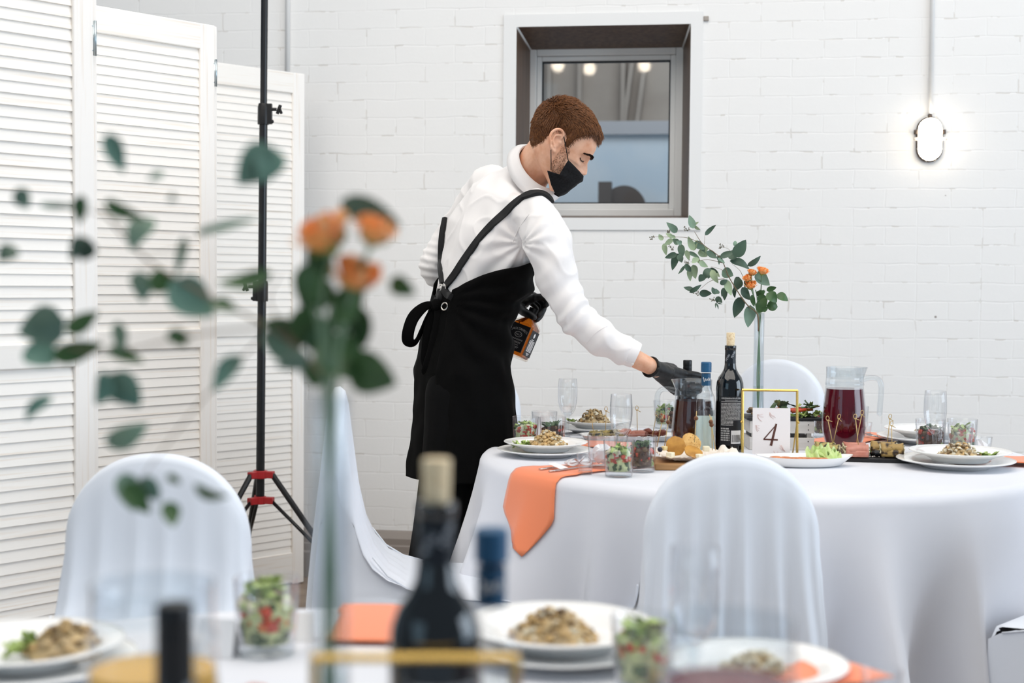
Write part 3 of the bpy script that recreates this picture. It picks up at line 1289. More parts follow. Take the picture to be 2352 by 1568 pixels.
# tumblers and what is in them
pos = onz(1207, 3.895)
tumbler('clear tumbler of cucumber and tomato salad standing nearest to waiter\'s apron', pos)
glass_salad('chopped cucumber and tomato salad in tumbler nearest to the waiter\'s apron', pos, 'greek', 11)
pos = onz(1269, 3.90)
tumbler('clear tumbler of brown meat salad at the stem of farther champagne flute', pos)
glass_salad('brown meat and rocket salad in tumbler beside the farther flute stem', pos, 'meat', 12)
tumbler('empty clear tumbler behind the two salad tumblers nearest the waiter', onz(1250, 4.06))
pos = onz(1422, 3.345)
tumbler('clear tumbler of cucumber and tomato salad standing nearest the camera on cloth edge', pos)
glass_salad('chopped tomato, cucumber and lettuce salad in the tumbler at the cloth edge', pos, 'greek', 13)
pos = onz(1474, 3.435)
tumbler('clear tumbler of rocket and meat salad beside the cheese board', pos)
glass_salad('rocket and brown meat salad in the tumbler beside the cheese board', pos, 'meat', 14)
pos = onz(1384, 3.455)
tumbler('tumbler holding a crumpled white napkin, behind the shot glass', pos)
rng = random.Random(3)
mb = MB()
mb.sphere((0, 0, .040), .024, (1, 1, 1.0), 12, 8, None, 0, .16, rng)
tag(mb.build('paper_napkin', M['paper'], None, loc=pos, smooth=False), 'crumpled white paper napkin inside the tumbler behind the shot glass', 'napkin')
pos = onz(1527, 4.47)
tumbler('far clear tumbler of green and orange salad seen past handle of amber jug', pos)
glass_salad('green and orange salad in far tumbler past handle of amber jug', pos, 'greek', 15)
pos = onz(1554, 4.34)
tumbler('clear tumbler of rocket salad directly behind handle of amber jug', pos)
glass_salad('rocket salad in tumbler directly behind handle of amber jug', pos, 'meat', 16)
pos = onz(2137, 3.83)
tumbler('clear tumbler of rocket and meat salad behind the lone flute stem', pos, 1.09)
glass_salad('rocket and meat salad in the tumbler behind the lone flute stem', pos, 'meat', 17, 1.09)
pos = onz(2210, 3.85)
tumbler('clear tumbler of tomato salad behind the empty tumbler', pos, 1.09)
glass_salad('tomato and lettuce salad in tumbler behind the empty tumbler', pos, 'greek', 18, 1.09)
tumbler('empty clear tumbler standing before the tumbler of tomato salad', onz(2200, 3.745), 1.07)
pos = onz(1893, 4.24)
tumbler('clear tumbler of rocket salad between white crate and jug of red drink', pos)
glass_salad('rocket salad in tumbler between the white crate and red jug', pos, 'meat', 19)
tumbler('empty clear tumbler peeping out behind the jug of red drink', onz(1966, 4.32))

# shot glasses


def shot(label, loc, s=1.0):
    t = thing('shot_glass', label, 'glass', loc)
    mb = MB()
    mb.lathe([(.001, .0006), (.0165, .0006), (.0172, .004), (.0215, .049), (.021, .05), (.0203, .049), (.0158, .012), (.001, .011)], 32)
    mb.build('bowl', M['glass'], t)
    mb = MB()
    mb.lathe([(.001, .0008), (.016, .0008), (.0165, .004), (.0155, .0098), (.001, .0098)], 32)
    mb.build('thick_base', M['glass_thick'], t)
    t.scale = (s,) * 3
    return t


shot('small empty shot glass standing on the front coral napkin', onz(1345, 3.375))
pos = onz(2258, 3.77)
shot('shot glass with folded white paper inside, beside the empty tumbler', pos, 1.12)
mb = MB()
mb.add([(-.012, -.006, .012), (.011, -.004, .012), (.014, .004, .034), (-.004, .0, .046), (-.013, .003, .046), (.0, .008, .02)],
       [(0, 1, 2, 3, 4), (4, 3, 2, 5), (0, 4, 5), (1, 0, 5), (2, 1, 5)])
tag(mb.build('paper_napkin', M['paper'], None, loc=pos, smooth=False, solid=.001), 'folded white paper inside the shot glass beside the empty tumbler', 'napkin')
shot('small shot glass peeping out beside jug of red drink', onz(1986, 4.2), 1.0)

# flutes
flute0 = None


def flute(label, loc, s=1.0, group=None):
    global flute0
    if flute0:
        return dup(flute0, loc, 0, label, group, s)
    flute0 = t = thing('champagne_flute', label, 'glass', loc, 0, group)
    mb = MB()
    mb.lathe([(.004, .066), (.009, .069), (.016, .076), (.0225, .088), (.0265, .105), (.0285, .125), (.0282, .15), (.0262, .1765), (.0256, .177), (.0255, .1765),
              (.0274, .15), (.0277, .125), (.0256, .106), (.0215, .09), (.012, .079), (.001, .0775)], 40)
    mb.build('bowl', M['glass'], t)
    mb = MB()
    mb.lathe([(.001, .0775), (.011, .0785), (.013, .077), (.009, .070), (.0062, .062), (.0052, .045), (.0048, .02), (.0058, .008)], 24)
    mb.build('stem', M['glass_thick'], t)
    mb = MB()
    mb.lathe([(.0058, .009), (.013, .0045), (.029, .0022), (.030, .001), (.029, .0004), (.001, .0004)], 40)
    mb.build('foot', M['glass_thick'], t)
    t.scale = (s,) * 3
    return t


flute('empty champagne flute standing behind the meat salad tumbler near the waiter', onz(1303, 4.13))
flute('empty champagne flute standing behind the cluster of tumblers at the cloth edge', onz(1426, 3.575))
flute('empty champagne flute standing alone before the large tumblers', onz(2147, 3.70), 1.03)


# jugs
def jug(label, loc, liquid, level, handle_ang, s=1.0, foam=None):
    t = thing('glass_jug', label, 'jug', loc, handle_ang)
    prof = [(.001, .001), (.039, .001), (.043, .004), (.048, .022), (.0545, .045), (.057, .065), (.0565, .09), (.053, .13), (.0488, .165), (.0478, .174), (.049, .178), (.0478, .19), (.048, .218)]

    def rad(z):
        return interp([p[1] for p in prof[2:]], [p[0] for p in prof[2:]], z)
    mb = MB()
    seg = 48
    rings = []
    zs = prof + [(.0484, .2195), (.0474, .219), (.0468, .19)]
    for r, z in zs:
        ring = []
        for k in range(seg):
            a = 2 * pi * k / seg
            rr = r
            d = abs((a - pi + pi) % (2 * pi) - pi)
            if z > .195:
                rr += .012 * smoothstep(.195, .219, z) * math.exp(-(d / .22) ** 2)
            ring.append(Vector((rr * cos(a), rr * sin(a), z)))
        rings.append(ring)
    mb.rings(rings, False, False)
    mb.build('body', M['glass_thick'], t)
    mb = MB()
    mb.lathe([(.0492, .1715), (.0506, .1745), (.0492, .178)], 40)
    mb.build('band', M['glass_thick'], t)
    mb = MB()
    mb.tube(catmull([(-.046, 0, .186), (-.062, 0, .191), (-.084, 0, .190), (-.095, 0, .176), (-.096, 0, .15), (-.094, 0, .12), (-.093, 0, .098)], 5),
            [(.0075, .008)] * 4 + [(.0072, .0075)] * 27, 14, ball=True)
    mb.build('handle', M['glass_thick'], t)
    if liquid:
        lz = level
        pr = [(.001, .005), (.036, .005)] + [(max(.001, rad(z) - .0022), z) for z in np.linspace(.012, lz, 14)] + [(.001, lz)]
        mb = MB()
        mb.lathe(pr, 48)
        mb.build('drink', liquid, t, sharp=.9)
    t.scale = s if isinstance(s, tuple) else (s,) * 3
    return t


M['red_drink'] = mat('dark_red_drink', '6b0d20', 0.05, trans=.55, ior=1.33)
M['amber_drink'] = mat('dark_amber_drink', '4a1d0a', 0.05, trans=.5, ior=1.33)
M['juice'] = mat('orange_juice', 'e9b13d', 0.2)
M['rose_drink'] = mat('rose_drink', '7c2a30', 0.1, trans=.3)
jug('glass jug full of dark red drink', onz(1938, 3.905), M['red_drink'], .163, pi, 1.05)
jug('glass jug of dark amber drink behind the clear blue capped bottle', onz(1592, 3.755), M['amber_drink'], .160, 0, (1.0, 1.0, .925))


# bottles
def bent(mb, r, x0, x1, z0, z1, mi, n=8, face=-pi / 2):
    """patch of label on a cylinder; x measured along the arc, facing direction face"""
    vs = []
    for k in range(n + 1):
        a = face + (x0 + (x1 - x0) * k / n) / r
        for z in (z0, z1):
            vs.append((r * cos(a), r * sin(a), z))
    mb.add(vs, [(2 * k, 2 * k + 2, 2 * k + 3, 2 * k + 1) for k in range(n)], mi)


def text_verts(s, size, shear=0.0, align='CENTER'):
    cu = bpy.data.curves.new('t', 'FONT')
    cu.body = s
    cu.size = size
    cu.shear = shear
    cu.align_x = align
    cu.resolution_u = 3
    o = bpy.data.objects.new('t', cu)
    COL.objects.link(o)
    bpy.context.view_layer.update()
    me = bpy.data.meshes.new_from_object(o.evaluated_get(bpy.context.evaluated_depsgraph_get()))
    vs = [v.co.copy() for v in me.vertices]
    fs = [list(p.vertices) for p in me.polygons]
    bpy.data.objects.remove(o)
    bpy.data.curves.remove(cu)
    bpy.data.meshes.remove(me)
    return vs, fs


def text_bent(mb, s, size, r, zc, mi, face=-pi / 2, x0=0.0, rot=0.0, shear=0.0, fit=None, align='CENTER'):
    vs, fs = text_verts(s, size, shear, align)
    if fit and vs:
        wd = max(v.x for v in vs) - min(v.x for v in vs)
        k = fit / wd
        vs = [Vector((v.x * k, v.y, 0)) for v in vs]
    out = []
    for v in vs:
        x = v.x * cos(rot) - v.y * sin(rot) + x0
        z = v.x * sin(rot) + v.y * cos(rot)
        a = face + x / r
        out.append((r * cos(a), r * sin(a), zc + z))
    mb.add(out, fs, mi)


def wine_bottle(label, loc, s=1.0, rot=0.0):
    t = thing('wine_bottle', label, 'bottle', loc, rot)
    mb = MB()
    mb.lathe([(.001, .004), (.028, .002), (.0335, .0), (.0360, .004), (.0362, .02), (.0362, .182), (.0348, .198), (.030, .212), (.022, .223), (.0165, .234), (.0143, .25), (.0138, .283),
              (.0150, .284), (.0152, .2935), (.0142, .295), (.0108, .295)], 48)
    mb.build('glass_body', M['dark_glass'], t)
    mb = MB()
    mb.lathe([(.01465, .248), (.01435, .262), (.0142, .2832)], 32)
    f_ = mb.build('neck_foil', M['dark_foil'], t)
    mb = MB()
    for k, (ang, zc) in enumerate(((-.5, .262), (.55, .270), (1.6, .264), (-1.5, .268))):
        text_bent(mb, 'PETRI', .008, .0148, zc, 0, -pi / 2 + ang, 0, 1.05)
    mb.build('neck_print', mat('silver_print', 'b9bdc4', .4), f_, smooth=False)
    mb = MB()
    mb.lathe([(.001, .26), (.0102, .26), (.0104, .295), (.0112, .327), (.0105, .3285), (.001, .3285)], 24)
    mb.build('cork', M['cork'], t, sharp=.8)
    mb = MB()
    r = .0366
    bent(mb, r, -.032, .03, .035, .163, 0, 14)
    lb = mb.build('label', M['label_black'], t)
    mb = MB()
    r = .0369
    text_bent(mb, 'КИНДЗМАРАУЛИ «ПЕТРИ»', .0052, r, .1565, 0, x0=-.001, fit=.054)
    bent(mb, r, -.018, .016, .1525, .1535, 1)
    bent(mb, r, -.029, .027, .149, .1502, 1)
    rng = random.Random(5)
    for k in range(17):
        z = .1455 - k * .0035
        x = -.029
        xe = .0265 if k < 13 else .004
        while x < xe:
            w_ = rng.uniform(.003, .010)
            bent(mb, r, x, min(x + w_, xe), z - .0019, z, 1, 2)
            x += w_ + rng.uniform(.0004, .0013)
    for k in range(6):
        z = .081 - k * .006
        x = -.029
        while x < -.006:
            w_ = rng.uniform(.004, .009)
            bent(mb, r, x, min(x + w_, -.005), z - .0038, z, 1, 2)
            x += w_ + .0012
    mb.build('label_print', [M['ink_white'], M['ink_grey']], lb, smooth=False)
    mb = MB()
    bent(mb, r, -.001, .0275, .040, .0745, 0, 6)
    x = .0015
    while x < .0245:
        w_ = rng.choice((.0005, .0008, .0012))
        bent(mb, r + .0002, x, x + w_, .044, .063, 1, 1)
        x += w_ + rng.choice((.0006, .001))
    mb.build('barcode', [M['ink_white'], M['label_black']], lb, smooth=False)
    t.scale = (s,) * 3
    return t


def vodka_bottle(label, loc, s=1.0):
    t = thing('spirits_bottle', label, 'bottle', loc)
    prof = [(.001, .002), (.024, .001), (.0262, .004), (.0265, .02), (.0265, .135), (.0258, .155), (.0225, .172), (.0165, .186), (.0128, .197), (.0122, .205), (.0120, .236), (.0132, .237)]
    mb = MB()
    mb.lathe(prof, 40)
    mb.build('glass_body', M['glass'], t)
    mb = MB()
    mb.lathe([(.001, .006), (.0235, .006)] + [(p[0] - .0018, p[1]) for p in prof[3:5]] + [(.0247, .1365), (.001, .1366)], 40)
    mb.build('spirit', thin_glass('clear_spirit', (.95, .97, .965), .6), t, sharp=.8)
    mb = MB()
    pr = []
    for k in range(7):
        z = .2375 + k * .0036
        pr += [(.0142, z), (.0136, z + .0012), (.0142, z + .0024)]
    mb.lathe([(.001, .2375)] + pr + [(.0138, .2625), (.012, .264), (.001, .264)], 32)
    mb.build('screw_cap', M['cap_blue'], t, sharp=1.0)
    mb = MB()
    mb.lathe([(.0127, .2015), (.0124, .206), (.0122, .2335)], 32)
    nl = mb.build('neck_label', M['navy'], t)
    mb = MB()
    pts = []
    for k in range(46):
        u = k / 45
        x = -.0105 + .021 * u
        z = .2155 + .004 * u + .0045 * sin(u * 26) * (.4 + .6 * abs(sin(u * 5 + .6))) + (.004 if k < 5 else 0)
        a = -pi / 2 + x / .0128
        pts.append((.0128 * cos(a), .0128 * sin(a), z))
    mb.tube(pts, .00055, 5)
    mb.build('neck_script', M['ink_white'], nl)
    mb = MB()
    bent(mb, .0272, -.030, .030, .020, .118, 0, 14, pi / 2)
    mb.build('back_label', mat('pale_green_label', 'e9f0e6', .6), t)
    mb = MB()
    n = 20
    pts = [(.012 * cos(pi * k / n), 0, .130 + .016 * sin(pi * k / n)) for k in range(n + 1)]
    pts = [(.012, 0, .05)] + pts + [(-.012, 0, .05)]
    mb.tube([(.0268 * cos(-pi / 2 + p[0] / .0268), .0268 * sin(-pi / 2 + p[0] / .0268), p[2]) for p in pts], .0012, 6)
    mb.build('embossed_arch', M['glass_thick'], t)
    t.scale = (s,) * 3
    return t


def dark_bottle(label, loc, s=1.0):
    t = thing('dark_bottle', label, 'bottle', loc)
    mb = MB()
    mb.lathe([(.001, .002), (.026, .001), (.029, .004), (.0295, .02), (.0295, .12), (.027, .145), (.019, .17), (.0135, .182), (.012, .19), (.0118, .214)], 40)
    mb.build('glass_body', M['dark_glass'], t)
    mb = MB()
    mb.lathe([(.0128, .186), (.0126, .217), (.0128, .2195), (.0122, .222), (.0126, .2245), (.0126, .2375), (.0115, .2395), (.001, .2395)], 32)
    mb.build('screw_cap', M['black_plastic'], t, sharp=1.0)
    t.scale = (s,) * 3
    return t


wine_bottle('tall dark wine bottle with cork pushed in, beside the number four card', onz(1675, 3.73), 1.0)
vodka_bottle('clear spirits bottle with blue cap between amber jug and wine bottle', onz(1620, 3.66), .965)
BOT_P = onz(1577, 4.02)
dark_bottle('dark bottle with black cap gripped in waiter\'s gloved hand behind amber jug', BOT_P, 1.0)


# ---- table number in brass frame
def number_stand(label_f, label_c, loc, rotz, s=1.0, digit=True):
    t = thing('table_number_stand', label_f, 'frame', loc, rotz)
    W_, H_, q = .140, .183, .0055
    lean_ = rotm('X', radians(-6))
    mb = MB()

    def bar(a, b):
        a, b = lean_ @ Vector(a), lean_ @ Vector(b)
        mb.tube([a, b], q / 2 * 1.2, 4)
    bar((-W_ / 2, 0, 0.003), (-W_ / 2, 0, H_))
    bar((W_ / 2, 0, 0.003), (W_ / 2, 0, H_))
    bar((-W_ / 2 - .002, 0, H_), (W_ / 2 + .002, 0, H_))
    bar((-W_ / 2, 0, .004), (W_ / 2, 0, .004))
    mb.build('brass_frame', M['brass'], t, smooth=False)
    mb = MB()
    for x in (-W_ / 2, W_ / 2):
        a = lean_ @ Vector((x, 0, H_ * .55))
        mb.tube([a, (x * .97, .075, .003)], .002, 6)
        mb.sphere(a + Vector((math.copysign(.003, x), 0, 0)), .0035, nu=8, nv=6)
    mb.build('strut', M['brass'], t)
    mb = MB()
    vs = [lean_ @ Vector(p) for p in ((-W_ / 2, 0, .004), (W_ / 2, 0, .004), (W_ / 2, 0, H_), (-W_ / 2, 0, H_))]
    mb.add(vs, [(0, 1, 2, 3)])
    mb.build('glass_pane', M['glass'], t, smooth=False)
    t.scale = (s,) * 3
    if not digit:
        return t
    cd = thing('table_number_card', label_c, 'card', Vector(loc) + Vector((-.0, -.018, .0)), rotz)
    cl_ = rotm('X', radians(-3))
    mb = MB()
    cw, ch = .096, .139
    mb.box((0, -.001, ch / 2), (cw, .0012, ch), None)
    mb.v = [cl_ @ v for v in mb.v]
    mb.build('sheet', mat('card_stock', 'f1ecec', .7), cd, smooth=False)
    # printed digit: a slanted 4
    mb = MB()
    y = -.0022

    def stroke(a, b, w0, w1):
        a, b = Vector((a[0], y, a[1])), Vector((b[0], y, b[1]))
        d = (b - a).normalized()
        n = Vector((-d.z, 0, d.x))
        mb.add([cl_ @ p for p in (a + n * w0 / 2, a - n * w0 / 2, b - n * w1 / 2, b + n * w1 / 2)], [(0, 1, 2, 3)])
    stroke((.0135, .0975), (-.0195, .0585), .0024, .0030)
    stroke((-.020, .0585), (.0165, .0573), .0034, .0040)
    stroke((.0123, .0985), (-.001, .0425), .0048, .0066)
    mb.build('digit', mat('brown_ink', '5a352c', .6), cd, smooth=False, recalc=False)
    mb = MB()
    rng = random.Random(8)
    pieces = []
    for (cx, cz, sx, sz) in ((-.036, .122, 1, -1), (-.005, .128, 1, -1), (.036, .028, -1, 1), (.010, .012, 1, .6), (-.040, .095, .6, -1)):
        mb = MB()
        pieces.append(mb)
        for k in range(5):
            a = rng.uniform(-.7, .7) + (-.9 if sz < 0 else .9)
            L = rng.uniform(.012, .022)
            p0 = Vector((cx, -.0021, cz))
            pts = [p0, p0 + Vector((sx * cos(a) * L * .5, 0, sin(a) * L * .5)), p0 + Vector((sx * cos(a + .3) * L, 0, sin(a + .3) * L))]
            pts = [Vector((max(-.046, min(.046, p.x)), p.y, max(.004, min(.136, p.z)))) for p in pts]
            mb.tube([cl_ @ p for p in pts], .00028, 4)
    ink = mat('pale_pink_ink', 'dcb9b2', .7)
    for mb in pieces:
        mb.build('sprig_print', ink, cd)
    cd.scale = (s,) * 3
    return t


number_stand('brass and glass frame behind the number four card', 'white card with slanted brown figure four leaning on brass frame', onz(1769, 3.655), radians(-3))

# ---- white crate with slate tray of vegetables
u = onz(1787, 3.965)
cr = thing('wooden_crate', 'small white wooden crate holding up the vegetable tray behind number four card', 'crate', u)
M['crate'] = mat('white_washed_crate', 'd9d6d3', .7, var=(8, 'c9c4bf'), stretch=(.5, 6, 6))
for z in (.017, .063):
    for (c_, s_) in (((0, -.057, z), (.178, .007, .034)), ((0, .057, z), (.178, .007, .034)), ((-.086, 0, z), (.007, .107, .034)), ((.086, 0, z), (.007, .107, .034))):
        mb = MB()
        mb.box(c_, s_)
        mb.build('board', M['crate'], cr, smooth=False, bevel=.0012)
for sx_ in (-1, 1):
    for sy_ in (-1, 1):
        mb = MB()
        mb.box((sx_ * .076, sy_ * .047, .04), (.012, .012, .08))
        mb.build('corner_post', M['crate'], cr, smooth=False)
mb = MB()
for x in (-.072, .072):
    for z in (.01, .024, .056, .070):
        mb.sphere((x, -.0607, z), .0016, nu=8, nv=5)
mb.build('nail', M['black_plastic'], cr)
ty = u + Vector((.006, 0, .0812))
mb = MB()
mb.box((0, 0, .004), (.205, .125, .008))
tr = mb.build('slate_tray', M['slate'], None, smooth=False, loc=ty, bevel=.002)
tag(tr, 'black slate tray of raw vegetables resting on the small white crate', 'tray')
rng = random.Random(21)
mb = MB()
for k in range(16):
    leafblob(mb, (rng.uniform(.0, .095), rng.uniform(-.055, -.02), rng.uniform(.003, .010)), rng.uniform(.016, .024), rng, 0)
for k in range(12):
    mb.sphere((rng.uniform(-.095, -.055), rng.uniform(-.05, .03), .008 + rng.uniform(0, .012)), .008, (1.2, 1, .7), 8, 6, None, 3, .08, rng)
for k in range(12):
    x, y = rng.uniform(-.03, .07), rng.uniform(-.05, .0)
    mb.tube([(x - .02, y, .012 + rng.uniform(0, .008)), (x + .02, y + .004, .014 + rng.uniform(0, .008))], .0045, 6, mi=rng.choice((1, 2)))
for k in range(12):
    leafblob(mb, (rng.uniform(-.03, .09), rng.uniform(-.03, .03), .024 + rng.uniform(0, .006)), rng.uniform(.014, .026), rng, rng.choice((4, 4, 0)))
tag(mb.build('vegetable_platter', [M['lettuce'], M['tomato'], M['carrot'], M['mushd'], M['rocket']], None, loc=ty + Vector((0, 0, .0082))),
    'sliced tomato, carrot, lettuce and mushrooms piled on the slate tray', 'vegetables', None, 'stuff')

# ---- boat-shaped dish with fish and lettuce
u = onz(1848, 3.565)
dish = thing('oval_dish', 'long white boat shaped dish of fish before the number four card', 'dish', u, radians(3))
mb = MB()


def boat(hx, hy, z, n=48):
    out = []
    for k in range(n):
        a = 2 * pi * k / n
        c_, s_ = cos(a), sin(a)
        out.append(Vector((hx * math.copysign(abs(c_) ** 1.0, c_), hy * math.copysign(abs(s_) ** .9, s_) * (1 - .25 * abs(c_) ** 3), z + (.004 * abs(c_) ** 6 if z > .015 else 0))))
    return out


mb.rings([boat(.085, .040, .0005), boat(.095, .046, .004), boat(.122, .062, .024), boat(.1235, .063, .0255), boat(.121, .060, .0245), boat(.09, .043, .0075), boat(.02, .01, .007)])
mb.build('dish', M['porcelain'], dish, sharp=1.2)
rng = random.Random(33)
mb = MB()
for k in range(6):
    x = -.07 + k * .022
    R = rotm('Z', rng.uniform(-.3, .3)) @ rotm('X', rng.uniform(-.2, .3))
    mb.sphere((x, rng.uniform(-.02, .005), .018), .022, (1.0, .62, .28), 12, 7, R, 0, .05, rng)
tag(mb.build('smoked_fish', [mat('smoked_fish', 'd98a55', .35, var=(60, 'b8683a'))], None, loc=u), 'orange slices of smoked fish in the long white dish', 'fish', None, 'stuff')
mb = MB()


def frill(mb, c, L, Hh, rot, rng, mi=0, n=30):
    R = rotm('Z', rot)

    def fn(u, v):
        x = (u - .5) * L * (1 + .2 * v)
        y = v * v * .02 + .012 * v * sin(u * 22 + rot)
        z = v * Hh * (.65 + .35 * sin(u * pi)) * (1 + .18 * sin(u * 31)) + .003 * sin(u * 40) * v
        return Vector(c) + R @ Vector((x, y, z))
    mb.grid(fn, n, 6, mi)


frill(mb, (.055, -.012, .010), .075, .034, .2, rng)
frill(mb, (.045, .008, .010), .07, .040, -.3, rng)
frill(mb, (.08, .0, .012), .05, .026, .9, rng)
tag(mb.build('lettuce', [mat('frilly_lettuce', 'b5cf7c', .5, var=(50, 'd2e0a2'), sss=0)], None, loc=u), 'frilly pale green lettuce leaves at one end of the fish dish', 'lettuce', None, 'stuff')

# ---- slate board with skewered rolls
u = onz(1985, 3.715)
SLR = radians(-9)
mb = MB()
mb.box((0, 0, .005), (.275, .135, .010))
sl = mb.build('slate_board', M['slate'], None, smooth=False, loc=u, rotz=SLR, bevel=.002)
tag(sl, 'black slate board of skewered rolls between jug of red drink and fish dish', 'board')
M['ham'] = mat('ham', 'c98a78', .4, var=(40, 'b87462'))
M['aub'] = mat('grilled_aubergine', 'a5874f', .45, var=(55, '33251a', .50, .60))
M['zuc'] = mat('grilled_courgette', 'b5a262', .45, var=(70, '2f2d18', .48, .60))
M['filling'] = mat('cheese_filling', 'e2d6b4', .6, var=(120, '6d7a3e', .55, .7))


def roll(label, name, c, ang, L, r, m):
    t = thing(name, label, 'roll', c, ang)
    mb = MB()
    seg = 24
    rings = []
    for i in range(9):
        x = (i / 8 - .5) * L
        ring = []
        for k in range(seg):
            a = 2 * pi * k / seg
            rr = r * (1 + .07 * sin(3 * a + x * 90) + .05 * sin(x * 160 + a)) * (1.05 if i in (0, 8) else 1)
            ring.append(Vector((x, rr * cos(a), r + rr * sin(a) * .9)))
        rings.append(ring)
    mb.rings(rings, False, False)
    # loose outer flap
    mb.grid(lambda a, b: Vector(((a - .5) * L * .96, -r * 1.02 - .004 * b, r * (1.1 - .9 * b))), 6, 4)
    mb.build('wrap', m, t, solid=-.0022)
    mb = MB()
    rng = random.Random(int(L * 1e5))
    for s in (-1, 1):
        for k in range(14):
            a, q = rng.uniform(0, 6.28), r * .78 * sqrt(rng.random())
            chunk(mb, (s * L * .485, q * cos(a), r + q * sin(a) * .85), .007, rng, 0)
    mb.tube([(-L * .46, 0, r), (L * .46, 0, r)], r * .8, 14)
    mb.build('filling', M['filling'], t)
    return t


def pick(top, foot, label, loop=True, bead=False, group=None):
    t = thing('cocktail_pick', label, 'pick', foot, 0, group)
    top = Vector(top) - Vector(foot)
    mb = MB()
    mb.tube([(0, 0, 0), top], .0011, 6)
    if loop:
        d = top.normalized()
        side = Vector((1, .25, 0)).normalized()
        side = (side - d * side.dot(d)).normalized()
        lp = []
        for k in range(13):
            a = 2 * pi * k / 12
            lp.append(top + d * (.0065 - .0065 * cos(a)) + side * (.0045 * sin(a)))
        mb.tube(lp, .0009, 5)
        mb.tube([top - side * .002 + d * .002, top + side * .011 - d * .005], .0010, 5)
        mb.sphere(top + d * .001, .0022, (1.2, 1, 1), 8, 6)
    mb.build('stick', M['pick'], t)
    if bead:
        mb = MB()
        mb.sphere(top * bead, .0056, nu=14, nv=10)
        mb.build('bead', M['bead'], t)
    return t


def on_slate(px, D, dz=.0105):
    p = onz(px, D)
    p.z = TZ + dz
    return p


for lab, nm, px, D, ang, L, r, m, tp, ft in (
        ('ham roll lying nearest on the slate board', 'ham_roll', 1968, 3.672, -.10, .058, .0175, M['ham'], (1965, 962), (1973, 1034)),
        ('ham roll lying behind the other ham roll on slate board', 'ham_roll', 1962, 3.728, -.02, .056, .0175, M['ham'], (1979, 953), (1966, 1022)),
        ('striped aubergine roll lying nearest the large dinner plate', 'aubergine_roll', 2049, 3.676, -.18, .056, .0195, M['aub'], (2048, 978), (2049, 1036)),
        ('striped aubergine roll lying behind the other aubergine roll', 'aubergine_roll', 2030, 3.732, -.30, .064, .0185, M['aub'], (2044, 962), (2037, 1026)),
        ('grilled courgette roll lying nearest on slate behind the lettuce', 'courgette_roll', 1908, 3.700, -.45, .048, .0165, M['zuc'], (1902, 966), (1914, 1026)),
        ('grilled courgette roll lying farthest on slate by red jug', 'courgette_roll', 1895, 3.752, -.25, .05, .016, M['zuc'], (1926, 962), (1913, 1020))):
    roll(lab, nm, on_slate(px, D), ang, L, r, m)
    ftp = P(ft[0], ft[1], D)
    ftp.z = min(ftp.z, TZ + .012 + 2 * r - .002)
    pick(P(tp[0], tp[1], D - .005), ftp, 'knotted bamboo pick stuck in the ' + lab.replace(' lying', ''))
rng = random.Random(2)
mb = MB()
for k in range(24):
    chunk(mb, (rng.uniform(-.02, .05), rng.uniform(-.05, -.03), .002), rng.uniform(.002, .004), rng, 0)
for k in range(8):
    leafblob(mb, (rng.uniform(-.005, .03), rng.uniform(-.03, .02), .006), .014, rng, 1)
mb.sphere((.035, -.028, .009), .017, (1.2, .6, .5), 10, 7, None, 2, .05, rng)
o = mb.build('garnish', [mat('sea_salt', 'cfc6c0', .4), M['dark'], mat('black_olive', '17161a', .2)], None, loc=u + Vector((0, 0, .0104)), rotz=SLR)
tag(o, 'salt crumbs, herbs and dark olive scattered between rolls on slate', 'garnish', None, 'stuff')

# ---- cheese board
u = onz(1604, 3.535)
u.x = P(1503, 1000, 3.47).x + .118
bd = MB()
bd.box((0, 0, .008), (.235, .15, .016))
o = bd.build('cheese_board', M['wood_board'], None, smooth=False, loc=u, bevel=.003)
tag(o, 'oak serving board of crackers and cheese before the wine bottle', 'board')
mb = MB()
rng = random.Random(14)


def crumple(u_, v_):
    x, y = (u_ - .5) * .22, (v_ - .5) * .135
    e = max(abs(u_ - .5), abs(v_ - .5)) * 2
    z = .001 + .020 * max(0, e - .55) / .45 * (.6 + .8 * abs(noise.noise(Vector((x * 40, y * 40, 1))))) + .005 * abs(noise.noise(Vector((x * 60, y * 60, 5))))
    return Vector((x * (1 - .06 * (e > .9)), y, z))


mb.grid(crumple, 40, 26)
for bx_, by_ in ((.085, -.015), (.07, .03)):
    mb.grid(lambda a, b: Vector((bx_ + (a - .5) * .05, by_ + (b - .5) * .03, .006 + .026 * sin(a * pi) * (b) + .006 * noise.noise(Vector((a * 6, b * 6, bx_ * 50))))), 14, 8)
o = mb.build('parchment', mat('baking_parchment', 'e9e0d4', .6), None, loc=u + Vector((0, 0, .0165)), smooth=False)
tag(o, 'crumpled cream baking parchment lining the oak cheese board', 'parchment')


